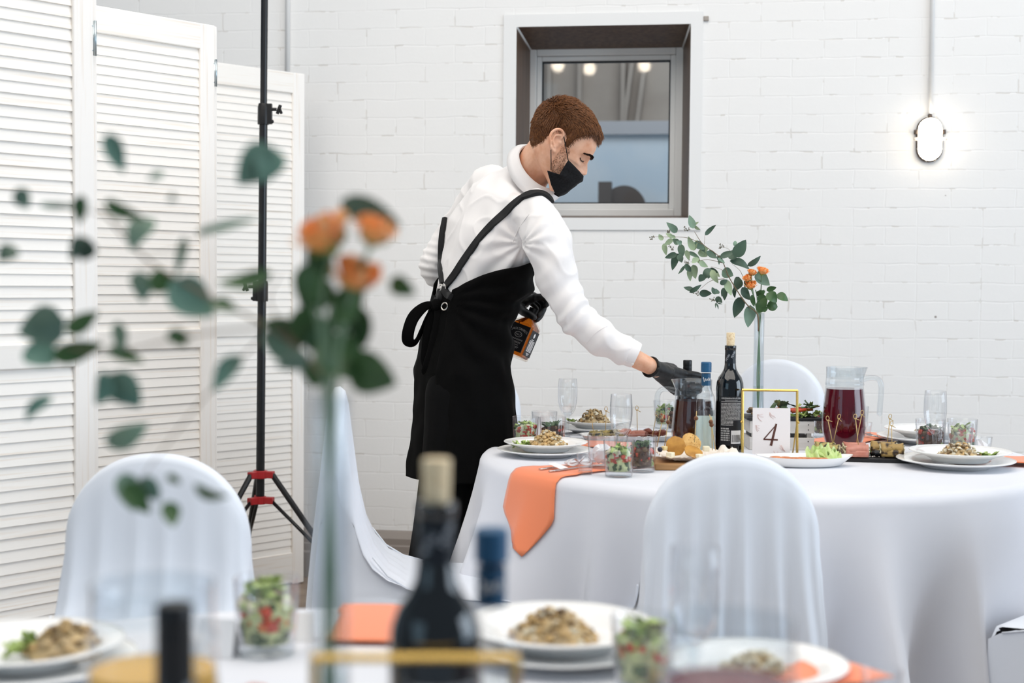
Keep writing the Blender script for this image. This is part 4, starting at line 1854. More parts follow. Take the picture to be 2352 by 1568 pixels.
def cracker(label, px, py, D, r, n, tilt, rotx, m, holes=True):
    t = thing('cracker', label, 'cracker', P(px, py, D))
    R = rotm('Z', rotx) @ rotm('X', tilt)
    mb = MB()
    rg_ = []
    for y, k in ((-.0022, .93), (-.0015, 1), (.0015, 1), (.0022, .93)):
        ring = []
        for i in range(n * 5):
            a = 2 * pi * i / (n * 5) + pi / n
            seg = (a % (2 * pi / n)) - pi / n
            rr = r * k * (cos(pi / n) / cos(seg)) ** .6 * (1 + .015 * sin(a * 16))
            ring.append(R @ Vector((rr * cos(a), y + .003 * sin(rr * cos(a) * 90), rr * sin(a))))
        rg_.append(ring)
    mb.rings(rg_)
    mb.build('biscuit', m, t, sharp=.8)
    if holes:
        mb = MB()
        for i in range(-3, 4):
            for j in range(-3, 4):
                if i * i + j * j < 11 and (i + j) % 2 == 0:
                    mb.sphere(R @ Vector((i * r * .24, -.0024, j * r * .24)), .0009, nu=6, nv=4)
        mb.build('hole', mat('toasted_hole', '8a5a2a', .7), t)
    return t


M['biscuit'] = mat('cracker', 'dfb773', .7, var=(80, 'c9964f'), bump=(120, .3))
M['crisp'] = mat('golden_crisp', 'c99340', .55, var=(40, 'a8742c'), bump=(60, .4))
cracker('pale eight sided cracker with holes leaning on the crisps', 1588, 1016, 3.545, .0265, 8, -.55, .25, M['biscuit'])
cracker('golden crisp leaning under the pale cracker on its waiter side', 1552, 1024, 3.515, .0255, 7, -.35, -.3, M['crisp'], False)
cracker('golden crisp lying in front of the pale cracker', 1593, 1038, 3.49, .024, 7, -.95, .15, M['crisp'], False)
for lab, px, py, D, s_ in (('white cheese cube beside the pale cracker', 1622, 1030, 3.52, .016), ('yellow cheese cube under two beaded picks', 1526, 1029, 3.51, .013),
                           ('pale cheese slice lying before the golden crisp', 1606, 1048, 3.475, .015), ('soft white cheese lying on parchment before beaded picks', 1540, 1045, 3.48, .018)):
    mb = MB()
    mb.box((0, 0, 0), (s_, s_ * .9, s_ * .8), rotm('Z', rng.uniform(0, 1)))
    tag(mb.build('cheese', mat('cheese', 'f1e6c8' if 'yellow' not in lab else 'ecd59a', .5), None, loc=P(px, py, D), smooth=False, bevel=.002), lab, 'cheese')
mb = MB()
mb.sphere((0, 0, 0), .0065, nu=14, nv=10)
tag(mb.build('blueberry', mat('blueberry', '22263a', .5), None, loc=P(1516, 1032, 3.50)), 'dark blueberry beside the yellow cheese cube', 'blueberry')
for (tx, ty_, fx, fy, b, lab) in ((1524, 950, 1509, 1026, .80, 'beaded pick leaning farthest toward waiter on cheese board'),
                                 (1537, 955, 1526, 1026, .80, 'beaded pick standing in the yellow cheese cube'),
                                 (1600, 944, 1595, 1015, .77, 'beaded pick standing behind the pale cracker'),
                                 (1630, 952, 1644, 1034, .80, 'beaded pick leaning toward waiter before the wine bottle'),
                                 (1634, 957, 1636, 1034, .76, 'beaded pick standing upright beside white cheese cube')):
    pick(P(tx, ty_, 3.53), P(fx, fy, 3.53), lab, False, b)

# ---- far white platter with rolls and picks
u = onz(1452, 4.12)
dish = thing('white_platter', 'long white platter of cold cuts behind the nearer champagne flute', 'dish', u, radians(4))
mb = MB()
rr = []
for hx, hy, z in ((.135, .045, .0005), (.14, .05, .004), (.15, .06, .016), (.152, .062, .017), (.148, .058, .0165), (.135, .045, .006)):
    rr.append([Vector((math.copysign(abs(cos(2 * pi * k / 40)) ** .5, cos(2 * pi * k / 40)) * hx, math.copysign(abs(sin(2 * pi * k / 40)) ** .5, sin(2 * pi * k / 40)) * hy, z)) for k in range(40)])
mb.rings(rr)
mb.build('dish', M['porcelain'], dish, sharp=1.0)
rng = random.Random(41)
mb = MB()
for k in range(16):
    x = -.11 + k * .013
    mb.sphere((x, rng.uniform(-.03, .03), .014 + rng.uniform(0, .008)), .017, (1.2, .8, .55), 9, 6, rotm('Z', rng.uniform(0, 3)), 0 if x < -.02 else (1 if x < .03 else 2), .12, rng)
tag(mb.build('cold_cuts', [M['zuc'], M['ham'], mat('dry_cured_meat', '7a3a26', .4)], None, loc=u + Vector((0, 0, .004))), 'grilled vegetables, ham and dark cured meat on the far platter', 'cold cuts', None, 'stuff')
for tx, ty_, fx, fy, lab in ((1358, 952, 1364, 1000, 'knotted pick on the far platter, before the mushroom salad'), (1392, 944, 1391, 1000, 'knotted pick on the far platter, beside nearer flute rim'),
                             (1463, 942, 1464, 994, 'knotted pick standing in dark cured meat on far platter'), (1507, 955, 1498, 1004, 'knotted pick before the far green and orange salad tumbler')):
    pick(P(tx, ty_, 4.10), P(fx, fy, 4.10), lab)

# ---- cutlery, tag and ribbon on napkins


def knife(label, a, b, w_=.009):
    t = thing('table_knife', label, 'knife', a)
    b = Vector(b) - Vector(a)
    mb = MB()
    mb.tube([(0, 0, 0), b * .1, b * .45, b * .5, b * .55, b * .9, b], [(.0016, w_ * .4), (.002, w_ * .5), (.0018, w_ * .42), (.0016, w_ * .35), (.0012, w_ * .7), (.0008, w_ * .6), (.0005, w_ * .2)], 10)
    mb.build('blade', M['chrome'], t)
    return t


def fork(label, a, b):
    t = thing('table_fork', label, 'fork', a)
    b = Vector(b) - Vector(a)
    d = b.normalized()
    s_ = Vector((-d.y, d.x, 0)).normalized()
    up = Vector((0, 0, 1))
    mb = MB()
    mb.tube([(0, 0, 0), b * .12, b * .45, b * .62, b * .72 + up * .002], [(.0014, .005), (.0018, .0045), (.0015, .0028), (.0014, .003), (.0012, .010)], 10)
    mb.build('handle', M['chrome'], t)
    for k in range(4):
        o_ = s_ * ((k - 1.5) * .0052)
        mb = MB()
        mb.tube([b * .71 + o_ * .8 + up * .002, b * .82 + o_ + up * .001, b + o_ * .95 + up * .005], [.0016, .0014, .0009], 6)
        mb.build('tine', M['chrome'], t)
    return t


zn = TZ + .0095
knife('steel knife lying on the hanging coral napkin under white tag', Z(1262, 1082, zn), Z(1400, 1064, zn))
fork('steel fork lying on the hanging coral napkin beside the knife', Z(1240, 1077, zn), Z(1386, 1058, zn))
fork('steel fork on the coral napkin behind the meat salad tumbler', Z(1338, 995, zn + .004), Z(1290, 1003, zn))
fork('steel fork on the coral napkin beside jug of red drink', Z(2062, 1012, zn + .002), Z(1992, 999, zn + .004))
tg = thing('name_tag', 'white paper tag with sheer ribbon on the hanging coral napkin', 'tag', Z(1282, 1070, zn + .004))
mb = MB()
p = [Z(1259, 1064, zn + .010) - tg.location, Z(1275, 1062, zn + .011) - tg.location, Z(1305, 1073, zn + .004) - tg.location, Z(1288, 1077, zn + .003) - tg.location]
mb.add(p, [(0, 1, 2, 3)])
mb.build('paper', M['paper'], tg, smooth=False, solid=.0006)
mb = MB()
c0 = Z(1330, 1062, zn + .006) - tg.location
for dx, dy, hh in ((-.035, -.02, .01), (-.028, -.045, .012), (.03, .01, .016), (.028, -.03, .012)):
    mb.tube(catmull([c0, c0 + Vector((dx * .5, dy * .4, hh)), c0 + Vector((dx, dy, hh * .3)), c0 + Vector((dx * .6, dy * 1.1, .0)), c0], 6), [(.0004, .003)] * 25, 8)
mb.build('ribbon', mat('sheer_white_ribbon', 'eceaec', .4, trans=.3), tg)
# ------------------------------------------------------------------ vases of eucalyptus and roses
M['euc'] = mat('eucalyptus_leaf', '67806f', .55, var=(25, '7a957e'), sss=0)
M['euc_light'] = mat('pale_eucalyptus_leaf', '93a888', .55, var=(25, 'a4b590'))
M['euc_dark'] = mat('dark_eucalyptus_leaf', '3f5647', .5, var=(25, '4c6452'))
M['euc_teal'] = mat('bluish_eucalyptus_leaf', '5a8070', .55, var=(25, '6b8f7e'))
M['rose_leaf'] = mat('rose_leaf', '37572f', .45, var=(25, '48693a'))
M['stem'] = mat('green_stem', '7f9a78', .5)
M['twig'] = mat('brown_twig', '7d6a52', .6)
M['seed'] = mat('seed_buds', '6e6a55', .6)
M['petal'] = mat('orange_petal', 'fa9a4a', .5, var=(45, 'fcc07c', .4, .65), sss=.0)
M['petal_pale'] = mat('pale_apricot_petal', 'f4c08a', .5)
M['sepal'] = mat('sepal', '86a05c', .5)
LEAFM = ['euc', 'euc_light', 'euc_dark', 'euc_teal', 'rose_leaf']


def leaf(mb, b, t, hw_, rng, mi, roll=None):
    hw_ *= 1.22
    b, t = Vector(b), Vector(t)
    ax = t - b
    L = ax.length
    ax.normalize()
    view = Vector((-.05, -1, .08)).normalized()
    n = (view - ax * view.dot(ax))
    if n.length < 1e-4:
        n = Vector((0, 0, 1))
    n.normalize()
    n = Matrix.Rotation(rng.uniform(-.65, .65) if roll is None else roll, 3, ax) @ n
    s = ax.cross(n)
    cup, bend = rng.uniform(.1, .35), rng.uniform(-.18, .22)

    def fn(u, v):
        wv = sin(pi * min(1, v ** .78)) ** .75 * (1 - .25 * v) * 1.08
        x = (u - .5) * 2 * hw_ * wv
        return b + ax * (L * v) + s * x + n * (cup * x * x / max(hw_, 1e-4) + bend * L * sin(pi * v) - .0)
    mb.grid(fn, 5, 10, mi)


def rose(label, c, r, up, seed, stem_to, group=None):
    t = thing('spray_rose', label, 'rose', c, 0, group)
    up = Vector(up).normalized()
    s, u_ = frame_from(up, Vector((0, 1, 0.2)))
    rng = random.Random(seed)
    mb = MB()
    for layer, (np_, rr, hh, op) in enumerate(((3, .28, 1.0, .10), (4, .46, 1.0, .15), (5, .66, .95, .25), (5, .90, .86, .55))):
        for k in range(np_):
            a0 = 2 * pi * k / np_ + layer * .7 + rng.uniform(-.2, .2)
            wd = 2 * pi / np_ * .75

            def fn(a, v):
                ang = a0 + (a - .5) * wd * (1.3 - .3 * v)
                rad = r * rr * (.25 + .75 * sin(min(1, v * 1.05) * pi / 2)) * (1 + op * .28 * v ** 3) * (1 + .05 * sin(a * 9 + k))
                z = r * (-.55 + 1.15 * hh * v * (1 - .22 * (2 * a - 1) ** 2) - op * .16 * v ** 4)
                return s * (rad * cos(ang)) + u_ * (rad * sin(ang)) + up * z
            mb.grid(fn, 7, 8, 1 if (layer == 3 and k % 2) or (layer == 2 and k % 3 == 0) else 0)
    mb.sphere(-up * r * .1, r * .30, nu=10, nv=7)
    mb.build('bloom', [M['petal'], M['petal_pale']], t, solid=.0004)
    mb = MB()
    mb.sphere(-up * r * .52, r * .30, (1, 1, 1.1), 12, 8)
    for k in range(5):
        a = 2 * pi * k / 5
        d = s * cos(a) + u_ * sin(a)
        leaf(mb, -up * r * .5 + d * r * .2, -up * r * .25 + d * r * .75, r * .16, rng, 0, 0)
    mb.build('sepals', M['sepal'], t)
    mb = MB()
    mb.tube(catmull([-up * r * .6] + [Vector(q) - Vector(c) for q in stem_to], 5), .0016, 7)
    mb.build('stem', M['stem'], t)
    return t


def vase(label, loc, h=.375, water=.10):
    t = thing('bud_vase', label, 'vase', loc)
    prof = [(.001, .001), (.026, .001), (.0275, .004), (.0265, .014), (.0215, .05), (.0175, .10), (.0155, .18), (.0148, .30), (.0152, h), (.0144, h + .0008), (.0136, h), (.0134, .30), (.0140, .18), (.016, .10), (.0198, .05), (.0235, .018), (.001, .015)]
    mb = MB()
    mb.lathe(prof, 36)
    mb.build('glass', M['glass_thick'], t)
    mb = MB()
    mb.lathe([(.001, .0018), (.025, .0018), (.026, .005), (.0245, .0145), (.001, .0146)], 36)
    mb.build('thick_base', M['glass_thick'], t)
    mb = MB()
    mb.lathe([(.001, .0165), (.0225, .0185), (.019, .05), (.0155, .10), (.0138, .16), (.001, .16)], 24)
    mb.build('water', thin_glass('vase_water', (.93, .96, .95), .7), t, sharp=.8)
    return t


def arrangement(vx, D, base_pt, leaves, stems, seeds, roses, roseleaves, dfun, pxw, lab_branch, lab_rose, seed, glab, leaf_mi=None):
    rng = random.Random(seed)
    br = thing('eucalyptus_branch', lab_branch, 'branch', base_pt)
    o_ = Vector(base_pt)
    mb = MB()
    for pts, r0, r1 in stems:
        q = catmull([P(x, y, dfun(x, y)) - o_ for x, y in pts], 5)
        mb.tube(q, [r0 + (r1 - r0) * i / (len(q) - 1) for i in range(len(q))], 7)
    mb.build('twigs', M['twig'], br)
    mb = MB()
    for k, (bx, by, tx, ty, hw_, mi) in enumerate(leaves):
        dd = dfun((bx + tx) / 2, (by + ty) / 2) + rng.uniform(-.022, .022) * D / 3
        b, t = P(bx, by, dd + rng.uniform(-.006, .006)), P(tx, ty, dd + rng.uniform(-.012, .012))
        leaf(mb, b - o_, t - o_, hw_ * dd / FPX, rng, mi)
        if pxw and k % 2:
            pass
    nl = len(leaves)
    for k in range(nl // 2 if pxw else nl // 5):
        bx, by, tx, ty, hw_, mi = leaves[rng.randrange(nl)]
        if pxw and bx > 1675:
            continue
        a = rng.uniform(-1.2, 1.2)
        vx_, vy_ = (tx - bx) * .75, (ty - by) * .75
        nx_, ny_ = vx_ * cos(a) - vy_ * sin(a), vx_ * sin(a) + vy_ * cos(a)
        bx += rng.uniform(-6, 6) * (1 if pxw else 3)
        dd = dfun(bx, by) + rng.uniform(-.03, .03) * D / 3
        leaf(mb, P(bx, by, dd) - o_, P(bx + nx_, by + ny_, dd + rng.uniform(-.012, .012)) - o_, hw_ * .8 * dd / FPX, rng, mi)
    mb.build('foliage', [M[m] for m in LEAFM], br)
    if seeds:
        mb = MB()
        for sx_, sy_, spread in seeds:
            for k in range(9):
                x, y = sx_ + rng.uniform(-spread, spread), sy_ + rng.uniform(-spread, spread) * .8
                q = P(x, y, dfun(x, y) + rng.uniform(-.01, .01)) - o_
                mb.sphere(q, .0018, nu=7, nv=5)
                mb.tube([q, P(sx_, sy_ + spread * .3, dfun(sx_, sy_)) - o_], .0004, 4)
        mb.build('seed_buds', M['seed'], br)
    for k, (x, y, rpx, up, to, lb) in enumerate(roses):
        dd = dfun(x, y) - .012
        rose(lb, P(x, y, dd), rpx * 1.15 * dd / FPX, up, seed + k, [P(a, b, D) for a, b in to], glab)
    rl = thing('rose_leaves', lab_rose, 'leaves', base_pt)
    mb = MB()
    for (bx, by, tx, ty, hw_) in roseleaves:
        dd = dfun((bx + tx) / 2, (by + ty) / 2) + rng.uniform(-.02, .02)
        leaf(mb, P(bx, by, dd) - o_, P(tx, ty, dd + rng.uniform(-.01, .01)) - o_, hw_ * dd / FPX, rng, 0)
    mb.build('foliage', M['rose_leaf'], rl)
    mb = MB()
    for k in range(3):
        x0 = vx + (k - 1) * 5 * 4.12 / D
        q = catmull([P(x0 + (k - 1) * 8 * 4.12 / D / 3, 0, D) * 0 + Vector((o_.x + (k - 1) * .004, o_.y + .003 * (k - 1), TZ + .02)),
                     Vector((o_.x + (1 - k) * .004, o_.y, TZ + .2)), Vector((o_.x + (k - 1) * .006, o_.y, TZ + .40)), Vector((o_.x + (k - 1) * .012, o_.y, TZ + .44))], 6)
        mb.tube([p - o_ for p in q], .0016, 8)
    mb.build('stem', M['stem'], rl)
    rl['kind'] = 'thing'
    return br


def X6(x, y):
    return 1480 + x / 3.564, 480 + y / 3.564


L1 = [(400, 160, 368, 48, 27, 0), (268, 190, 180, 108, 25, 0), (495, 215, 588, 128, 17, 2), (405, 130, 460, 170, 12, 1), (285, 285, 230, 245, 22, 0), (236, 235, 176, 200, 15, 1),
      (150, 255, 118, 205, 18, 1), (160, 280, 180, 380, 19, 1), (232, 245, 160, 298, 18, 1), (300, 285, 305, 405, 28, 0), (268, 365, 228, 502, 27, 2), (290, 365, 306, 438, 24, 0),
      (405, 340, 358, 222, 24, 1), (412, 270, 492, 332, 27, 0), (342, 335, 366, 420, 18, 1), (448, 335, 516, 388, 30, 1), (358, 350, 452, 402, 15, 0), (508, 345, 602, 402, 24, 2),
      (442, 398, 388, 442, 18, 1), (448, 428, 522, 474, 22, 1), (332, 463, 276, 532, 13, 2), (398, 455, 420, 572, 29, 1), (368, 488, 376, 592, 20, 1), (338, 458, 382, 512, 20, 2),
      (545, 485, 478, 585, 28, 2), (550, 495, 606, 608, 25, 1), (488, 538, 446, 594, 25, 2), (528, 490, 604, 522, 20, 2), (635, 505, 728, 545, 38, 0), (618, 396, 748, 342, 24, 2),
      (688, 402, 768, 328, 38, 2), (736, 392, 832, 250, 44, 2), (733, 302, 748, 260, 14, 0), (698, 424, 862, 494, 33, 2), (842, 464, 954, 382, 23, 2), (775, 555, 735, 672, 44, 2),
      (668, 578, 712, 708, 27, 1), (618, 614, 682, 578, 19, 2), (735, 640, 742, 728, 19, 2), (655, 642, 656, 748, 22, 2), (592, 695, 552, 638, 23, 2), (402, 655, 320, 638, 20, 2),
      (368, 682, 468, 618, 17, 2), (448, 692, 552, 690, 26, 2), (588, 718, 638, 768, 19, 2), (585, 768, 606, 822, 6, 2), (800, 718, 736, 890, 42, 2), (868, 785, 848, 970, 48, 0),
      (798, 640, 872, 745, 40, 2), (908, 520, 1028, 625, 44, 0), (860, 560, 820, 640, 24, 2), (600, 380, 640, 440, 18, 2), (600, 400, 660, 445, 14, 0), (470, 290, 500, 360, 16, 0)]
leaves = []
for bx, by, tx, ty, hw_, mi in L1:
    a, b = X6(bx, by), X6(tx, ty)
    leaves.append((a[0], a[1], b[0], b[1], hw_ / 3.564, mi))
rl1 = [(940, 850, 1005, 705, 42), (1000, 665, 1082, 640, 20), (1000, 690, 1085, 765, 40), (1078, 705, 1178, 752, 34), (1000, 790, 1092, 800, 38), (918, 705, 990, 668, 26), (960, 830, 1015, 800, 20), (940, 700, 985, 770, 30), (880, 700, 900, 800, 22)]
rl1 = [(*X6(a, b), *X6(c, d), w_ / 3.564) for a, b, c, d, w_ in rl1]
st1 = [([X6(935, 1000), X6(925, 860), X6(830, 770), X6(700, 570), X6(622, 400), X6(482, 290), X6(410, 185)], .0022, .0007),
       ([X6(482, 290), X6(350, 235), X6(180, 228), X6(60, 225)], .0009, .0004), ([X6(655, 570), X6(540, 590), X6(440, 670)], .0009, .0004),
       ([X6(640, 440), X6(520, 415), X6(380, 432)], .0009, .0004), ([X6(490, 290), X6(495, 215)], .0005, .0004), ([X6(700, 570), X6(640, 500), X6(545, 470)], .0008, .0004),
       ([X6(810, 560), X6(780, 500), X6(720, 450)], .0008, .0004), ([X6(830, 770), X6(735, 640)], .0007, .0004), ([X6(625, 400), X6(700, 340), X6(625, 300)], .0006, .0003)]
sd1 = [(*X6(65, 230), 6), (*X6(350, 165), 8), (*X6(225, 315), 8), (*X6(200, 182), 4), (*X6(628, 305), 7), (*X6(425, 688), 7), (*X6(555, 738), 6), (*X6(350, 432), 6)]
VD = 4.13
vb = onz(1740, VD)
vase('slim clear bud vase on the set table behind white crate', vb, .372)
cen = X6(930, 900)
arrangement(1740, VD, vb, leaves, st1, sd1,
            [(*X6(970, 506), 44 / 3.564, (.25, -.35, .9), [X6(955, 660), X6(935, 850), X6(935, 1000)], 'orange rose standing highest and apart in the far vase'),
             (*X6(882, 518), 36 / 3.564, (.2, -.3, .93), [X6(890, 680), X6(925, 860), X6(935, 1000)], 'half open orange rose above two others in far vase'),
             (*X6(848, 562), 38 / 3.564, (-.5, -.4, .7), [X6(890, 700), X6(925, 860), X6(935, 1000)], 'orange rose at the left of the cluster in far vase'),
             (*X6(870, 622), 46 / 3.564, (-.05, -.5, .8), [X6(890, 700), X6(925, 860), X6(935, 1000)], 'wide open orange rose lowest of the cluster in far vase')],
            rl1, lambda x, y: VD - .02 - .10 * max(0, (1740 - x) / 245) ** 1.2 * .6, True,
            'seeded eucalyptus branch arching from the far vase toward the window', 'dark green rose leaves and stems in the far bud vase', 100, 'orange spray roses')

# ---- near vase, out of focus
FD = 1.06
fb = P(757, 1400, FD)
fb = Vector((fb.x, FD, TZ + .0006))
vase('blurred slim clear bud vase on the near table beside corked wine bottle', fb, .372)
F = [(245, 305, 285, 398, 20, 3), (625, 335, 545, 424, 40, 3), (780, 462, 922, 520, 28, 3), (35, 435, 66, 478, 19, 0), (90, 470, 175, 470, 7, 0), (190, 448, 182, 515, 20, 4), (240, 462, 335, 502, 15, 4),
     (350, 500, 300, 575, 34, 0), (212, 552, 160, 598, 25, 2), (38, 568, -5, 600, 20, 2), (375, 395, 338, 416, 8, 0), (402, 448, 384, 462, 9, 2), (462, 535, 595, 500, 11, 0), (425, 543, 402, 642, 10, 0),
     (318, 622, 328, 695, 24, 0), (340, 640, 405, 655, 24, 4), (392, 645, 492, 725, 42, 3), (482, 700, 548, 716, 18, 4), (625, 625, 498, 650, 20, 4), (690, 760, 598, 742, 24, 4), (690, 815, 598, 768, 30, 0),
     (553, 815, 488, 900, 28, 3), (270, 738, 280, 815, 15, 2), (150, 735, 40, 765, 40, 0), (65, 790, 125, 838, 34, 3), (150, 762, 228, 715, 20, 4), (118, 822, 238, 790, 22, 4), (248, 800, 332, 832, 15, 4),
     (382, 770, 442, 776, 14, 4), (252, 858, 322, 935, 36, 3), (122, 910, 58, 968, 15, 3), (242, 1020, 342, 972, 24, 0), (895, 642, 955, 676, 20, 4), (282, 1085, 308, 1175, 24, 0), (325, 1095, 365, 1150, 24, 3),
     (445, 1112, 528, 1140, 16, 4), (385, 1088, 415, 1112, 10, 4), (388, 1150, 398, 1210, 19, 4), (285, 1110, 345, 1180, 22, 4)]
rlf = [(760, 700, 695, 640, 34), (770, 720, 835, 660, 30), (765, 790, 700, 740, 36), (720, 800, 850, 870, 52), (800, 830, 912, 882, 52), (825, 720, 765, 690, 36), (735, 600, 700, 720, 36), (760, 700, 830, 760, 36), (700, 700, 690, 800, 30),
       (720, 560, 760, 640, 26), (760, 830, 800, 760, 34), (750, 860, 690, 850, 30), (820, 700, 835, 800, 30)]
stf = [([(757, 1000), (752, 890), (700, 815), (615, 750), (480, 680), (330, 590), (225, 470)], .0020, .0008), ([(615, 750), (440, 770), (250, 810), (120, 790)], .0010, .0005),
       ([(480, 690), (400, 640), (320, 610)], .0008, .0004), ([(700, 815), (620, 700), (640, 630)], .0010, .0005), ([(330, 590), (250, 500), (100, 470)], .0007, .0004),
       ([(615, 760), (480, 900), (360, 1050), (320, 1110)], .0008, .0004), ([(330, 590), (410, 570), (480, 530)], .0005, .0003)]
arrangement(757, FD, fb, F, stf, [],
            [(742, 535, 62, (-.45, -.25, .85), [(740, 700), (755, 890), (757, 1000)], 'blurred orange rose leaning toward the light stand in near vase'),
             (862, 528, 46, (.3, -.3, .9), [(800, 700), (758, 890), (757, 1000)], 'blurred orange rose under the bluish leaf in near vase'),
             (818, 632, 50, (.25, -.5, .8), [(790, 760), (758, 890), (757, 1000)], 'blurred orange rose lowest in the near vase')],
            rlf, lambda x, y: FD + .02 + .14 * max(0, (757 - x) / 750), False,
            'blurred eucalyptus branch spreading from the near vase across the louvred screen', 'blurred dark green rose leaves and stems in the near vase', 200, 'orange spray roses')

# ------------------------------------------------------------------ near table, all out of focus
def near(px, D):
    p = P(px, 1000, D)
    return Vector((p.x, D, TZ + .0006))


wine_bottle('blurred dark wine bottle with cork on the near table', near(1003, 1.08), .985, .3)
vodka_bottle('blurred clear spirits bottle with blue cap on the near table', near(1131, 1.14), .985)
jug('blurred glass jug of orange juice on the near table', near(350, 1.115), M['juice'], .150, radians(120))
dark_bottle('blurred dark bottle with black cap before the jug of orange juice', near(400, .955), 1.0)
jug('blurred glass jug of rose coloured drink on the near table', near(1682, 1.02), M['rose_drink'], .172, radians(-60), .985)
number_stand('blurred brass and glass frame on the near table before corked bottle', '', near(955, .995), radians(2), 1.03, False)
u = near(1290, 1.735)
plate('under', 'blurred white dinner plate under salad plate beyond the near bottles', u)
plate('top', 'blurred white salad plate beyond the near blue capped bottle', u + Vector((0, 0, .0135)), 1.08)
heap_salad('blurred walnut topped salad heap beyond the near blue capped bottle', u + Vector((-.008, -.01, .0225)), 7, .055, .034, 170, (0, 0, 1, 2, 3), ())
u = near(60, 1.64)
plate('under', 'blurred white dinner plate under salad plate before the louvred screen', u)
plate('top', 'blurred white salad plate at the near table side before the screen', u + Vector((0, 0, .0135)), 1.0)
heap_salad('blurred salad heap with green leaves before the louvred screen', u + Vector((.045, 0, .0225)), 8, .045, .034, 120, (0, 2, 2, 3), ((.04, 3.1), (.05, 2.7), (.055, 3.5)))
u = near(1745, 1.63)
plate('top', 'blurred white salad plate beyond the near jug of rose coloured drink', u, .95)
heap_salad('blurred pale salad heap beyond the near jug of rose coloured drink', u + Vector((0, 0, .008)), 9, .04, .022, 80, (1, 2, 1), ())
u = near(612, 1.73)
tumbler('blurred tumbler of tomato and cucumber salad beside the near vase', u, 1.08)
glass_salad('blurred tomato and cucumber salad in the tumbler beside near vase', u, 'greek', 31, 1.08, .85)
u = near(1484, 1.58)
tumbler('blurred tumbler of tomato salad between near plate and rose drink jug', u)
glass_salad('blurred tomato and lettuce salad in tumbler beside the near plate', u, 'greek', 32, 1.0, .8)
flute('blurred empty champagne flute standing before the arched chair back', near(1600, 1.53), .985)
shot('blurred small glass at the near table edge nearest the camera', near(2035, 1.5))
for lab, px, D, rz, s_ in (('blurred white place card standing behind the near vase', 690, 1.80, .1, 1.0), ('blurred white place card beside near tumbler of salad', 500, 1.72, -.2, 1.3)):
    mb = MB()
    mb.add([(-.018 * s_, -.012, 0), (.018 * s_, -.012, 0), (.018 * s_, 0, .034 * s_), (-.018 * s_, 0, .034 * s_), (-.018 * s_, .012, 0), (.018 * s_, .012, 0)], [(0, 1, 2, 3), (3, 2, 5, 4)])
    tag(mb.build('place_card', M['paper'], None, smooth=False, loc=near(px, D), rotz=rz, solid=.0008), lab, 'card')
u = near(615, 1.36)
mb = MB()
rr = []
for hx, hy, z in ((.06, .09, .0005), (.063, .094, .004), (.07, .10, .018), (.0715, .1015, .0185), (.069, .099, .018), (.06, .09, .006)):
    rr.append([Vector((math.copysign(abs(cos(2 * pi * k / 40)) ** .4, cos(2 * pi * k / 40)) * hx, math.copysign(abs(sin(2 * pi * k / 40)) ** .4, sin(2 * pi * k / 40)) * hy, z)) for k in range(40)])
mb.rings(rr)
tag(mb.build('serving_dish', M['porcelain'], None, loc=u, rotz=.3, sharp=1.0), 'blurred white rectangular dish of dark meat beside the near vase', 'dish')
rng = random.Random(77)
mb = MB()
for k in range(14):
    mb.sphere((rng.uniform(-.02, .055), rng.uniform(-.05, .085), .016 + rng.uniform(0, .016)), .018, (1.3, .8, .5), 9, 6, rotm('Z', rng.uniform(0, 3)), rng.choice((0, 0, 1)), .1, rng)
tag(mb.build('cured_meat', [mat('dark_cured_meat', '8a4630', .4), M['ham']], None, loc=u + Vector((0, 0, .006)), rotz=.3), 'blurred dark cured meat slices in the white rectangular dish', 'meat', None, 'stuff')
pe = Z(850, 1452, TZ) - FC
drape(cloth_near, 'napkin', 'blurred coral napkin on near table between vase and corked bottle', atan2(pe.y, pe.x), .52, TR - .03, lambda v: (-.055, .055), off=.006)
pe = Z(1905, 1568, TZ) - FC
drape(cloth_near, 'napkin', 'blurred coral napkin beside the near jug of rose coloured drink', atan2(pe.y, pe.x), .45, TR - .02, lambda v: (-.05, .05), off=.012)

# ---- festoon lamps hanging over the hall behind the camera (they mirror in the window pane)
wpt = Vector(WLOC) + WN * (DEP + .03)
fes = []
for px, py, t_ in ((1281, 151, 4.6), (1354, 158, 4.6), (1480, 151, 4.6), (1415, 160, 5.4), (1325, 130, 5.4)):
    d = _f + CR * ((px - 1176) / FPX) + CU * ((784 - py) / FPX)
    s = (wpt - CAM).dot(WN) / d.dot(WN)
    q = CAM + d * s
    d = d.normalized()
    fes.append(q + (d - WN * (2 * d.dot(WN))) * t_)
M['bulb'] = mat('lit_bulb', 'fff0d8', .3, emis=22.0)
over = [Vector((x, y, 3.0 + .12 * sin(3 * x))) for x, y in ((-.9, 2.2), (-.3, 2.4), (.3, 2.6), (.9, 2.8), (1.5, 3.0), (-.2, .9), (.5, 1.1), (1.2, 1.3))]
for i, q in enumerate(fes[:3] + over):
    t = thing('pendant_bulb', 'lit bulb mirrored in the window pane, hanging in the hall' if i < 3 else 'small lit bulb on black flex mirrored in bottles on tables', 'bulb', q, 0,
              'bulbs mirrored in the window pane' if i < 3 else 'bulbs mirrored in the bottles')
    mb = MB()
    mb.sphere((0, 0, 0), .045 if i < 3 else .022, nu=16, nv=10)
    mb.build('bulb', M['bulb'], t)
    mb = MB()
    mb.tube([(0, 0, .035), (0, 0, .10)], .018, 12)
    mb.tube([(0, 0, .10), (0, 0, 1.2)], .004, 6)
    mb.build('flex', M['black_plastic'], t)
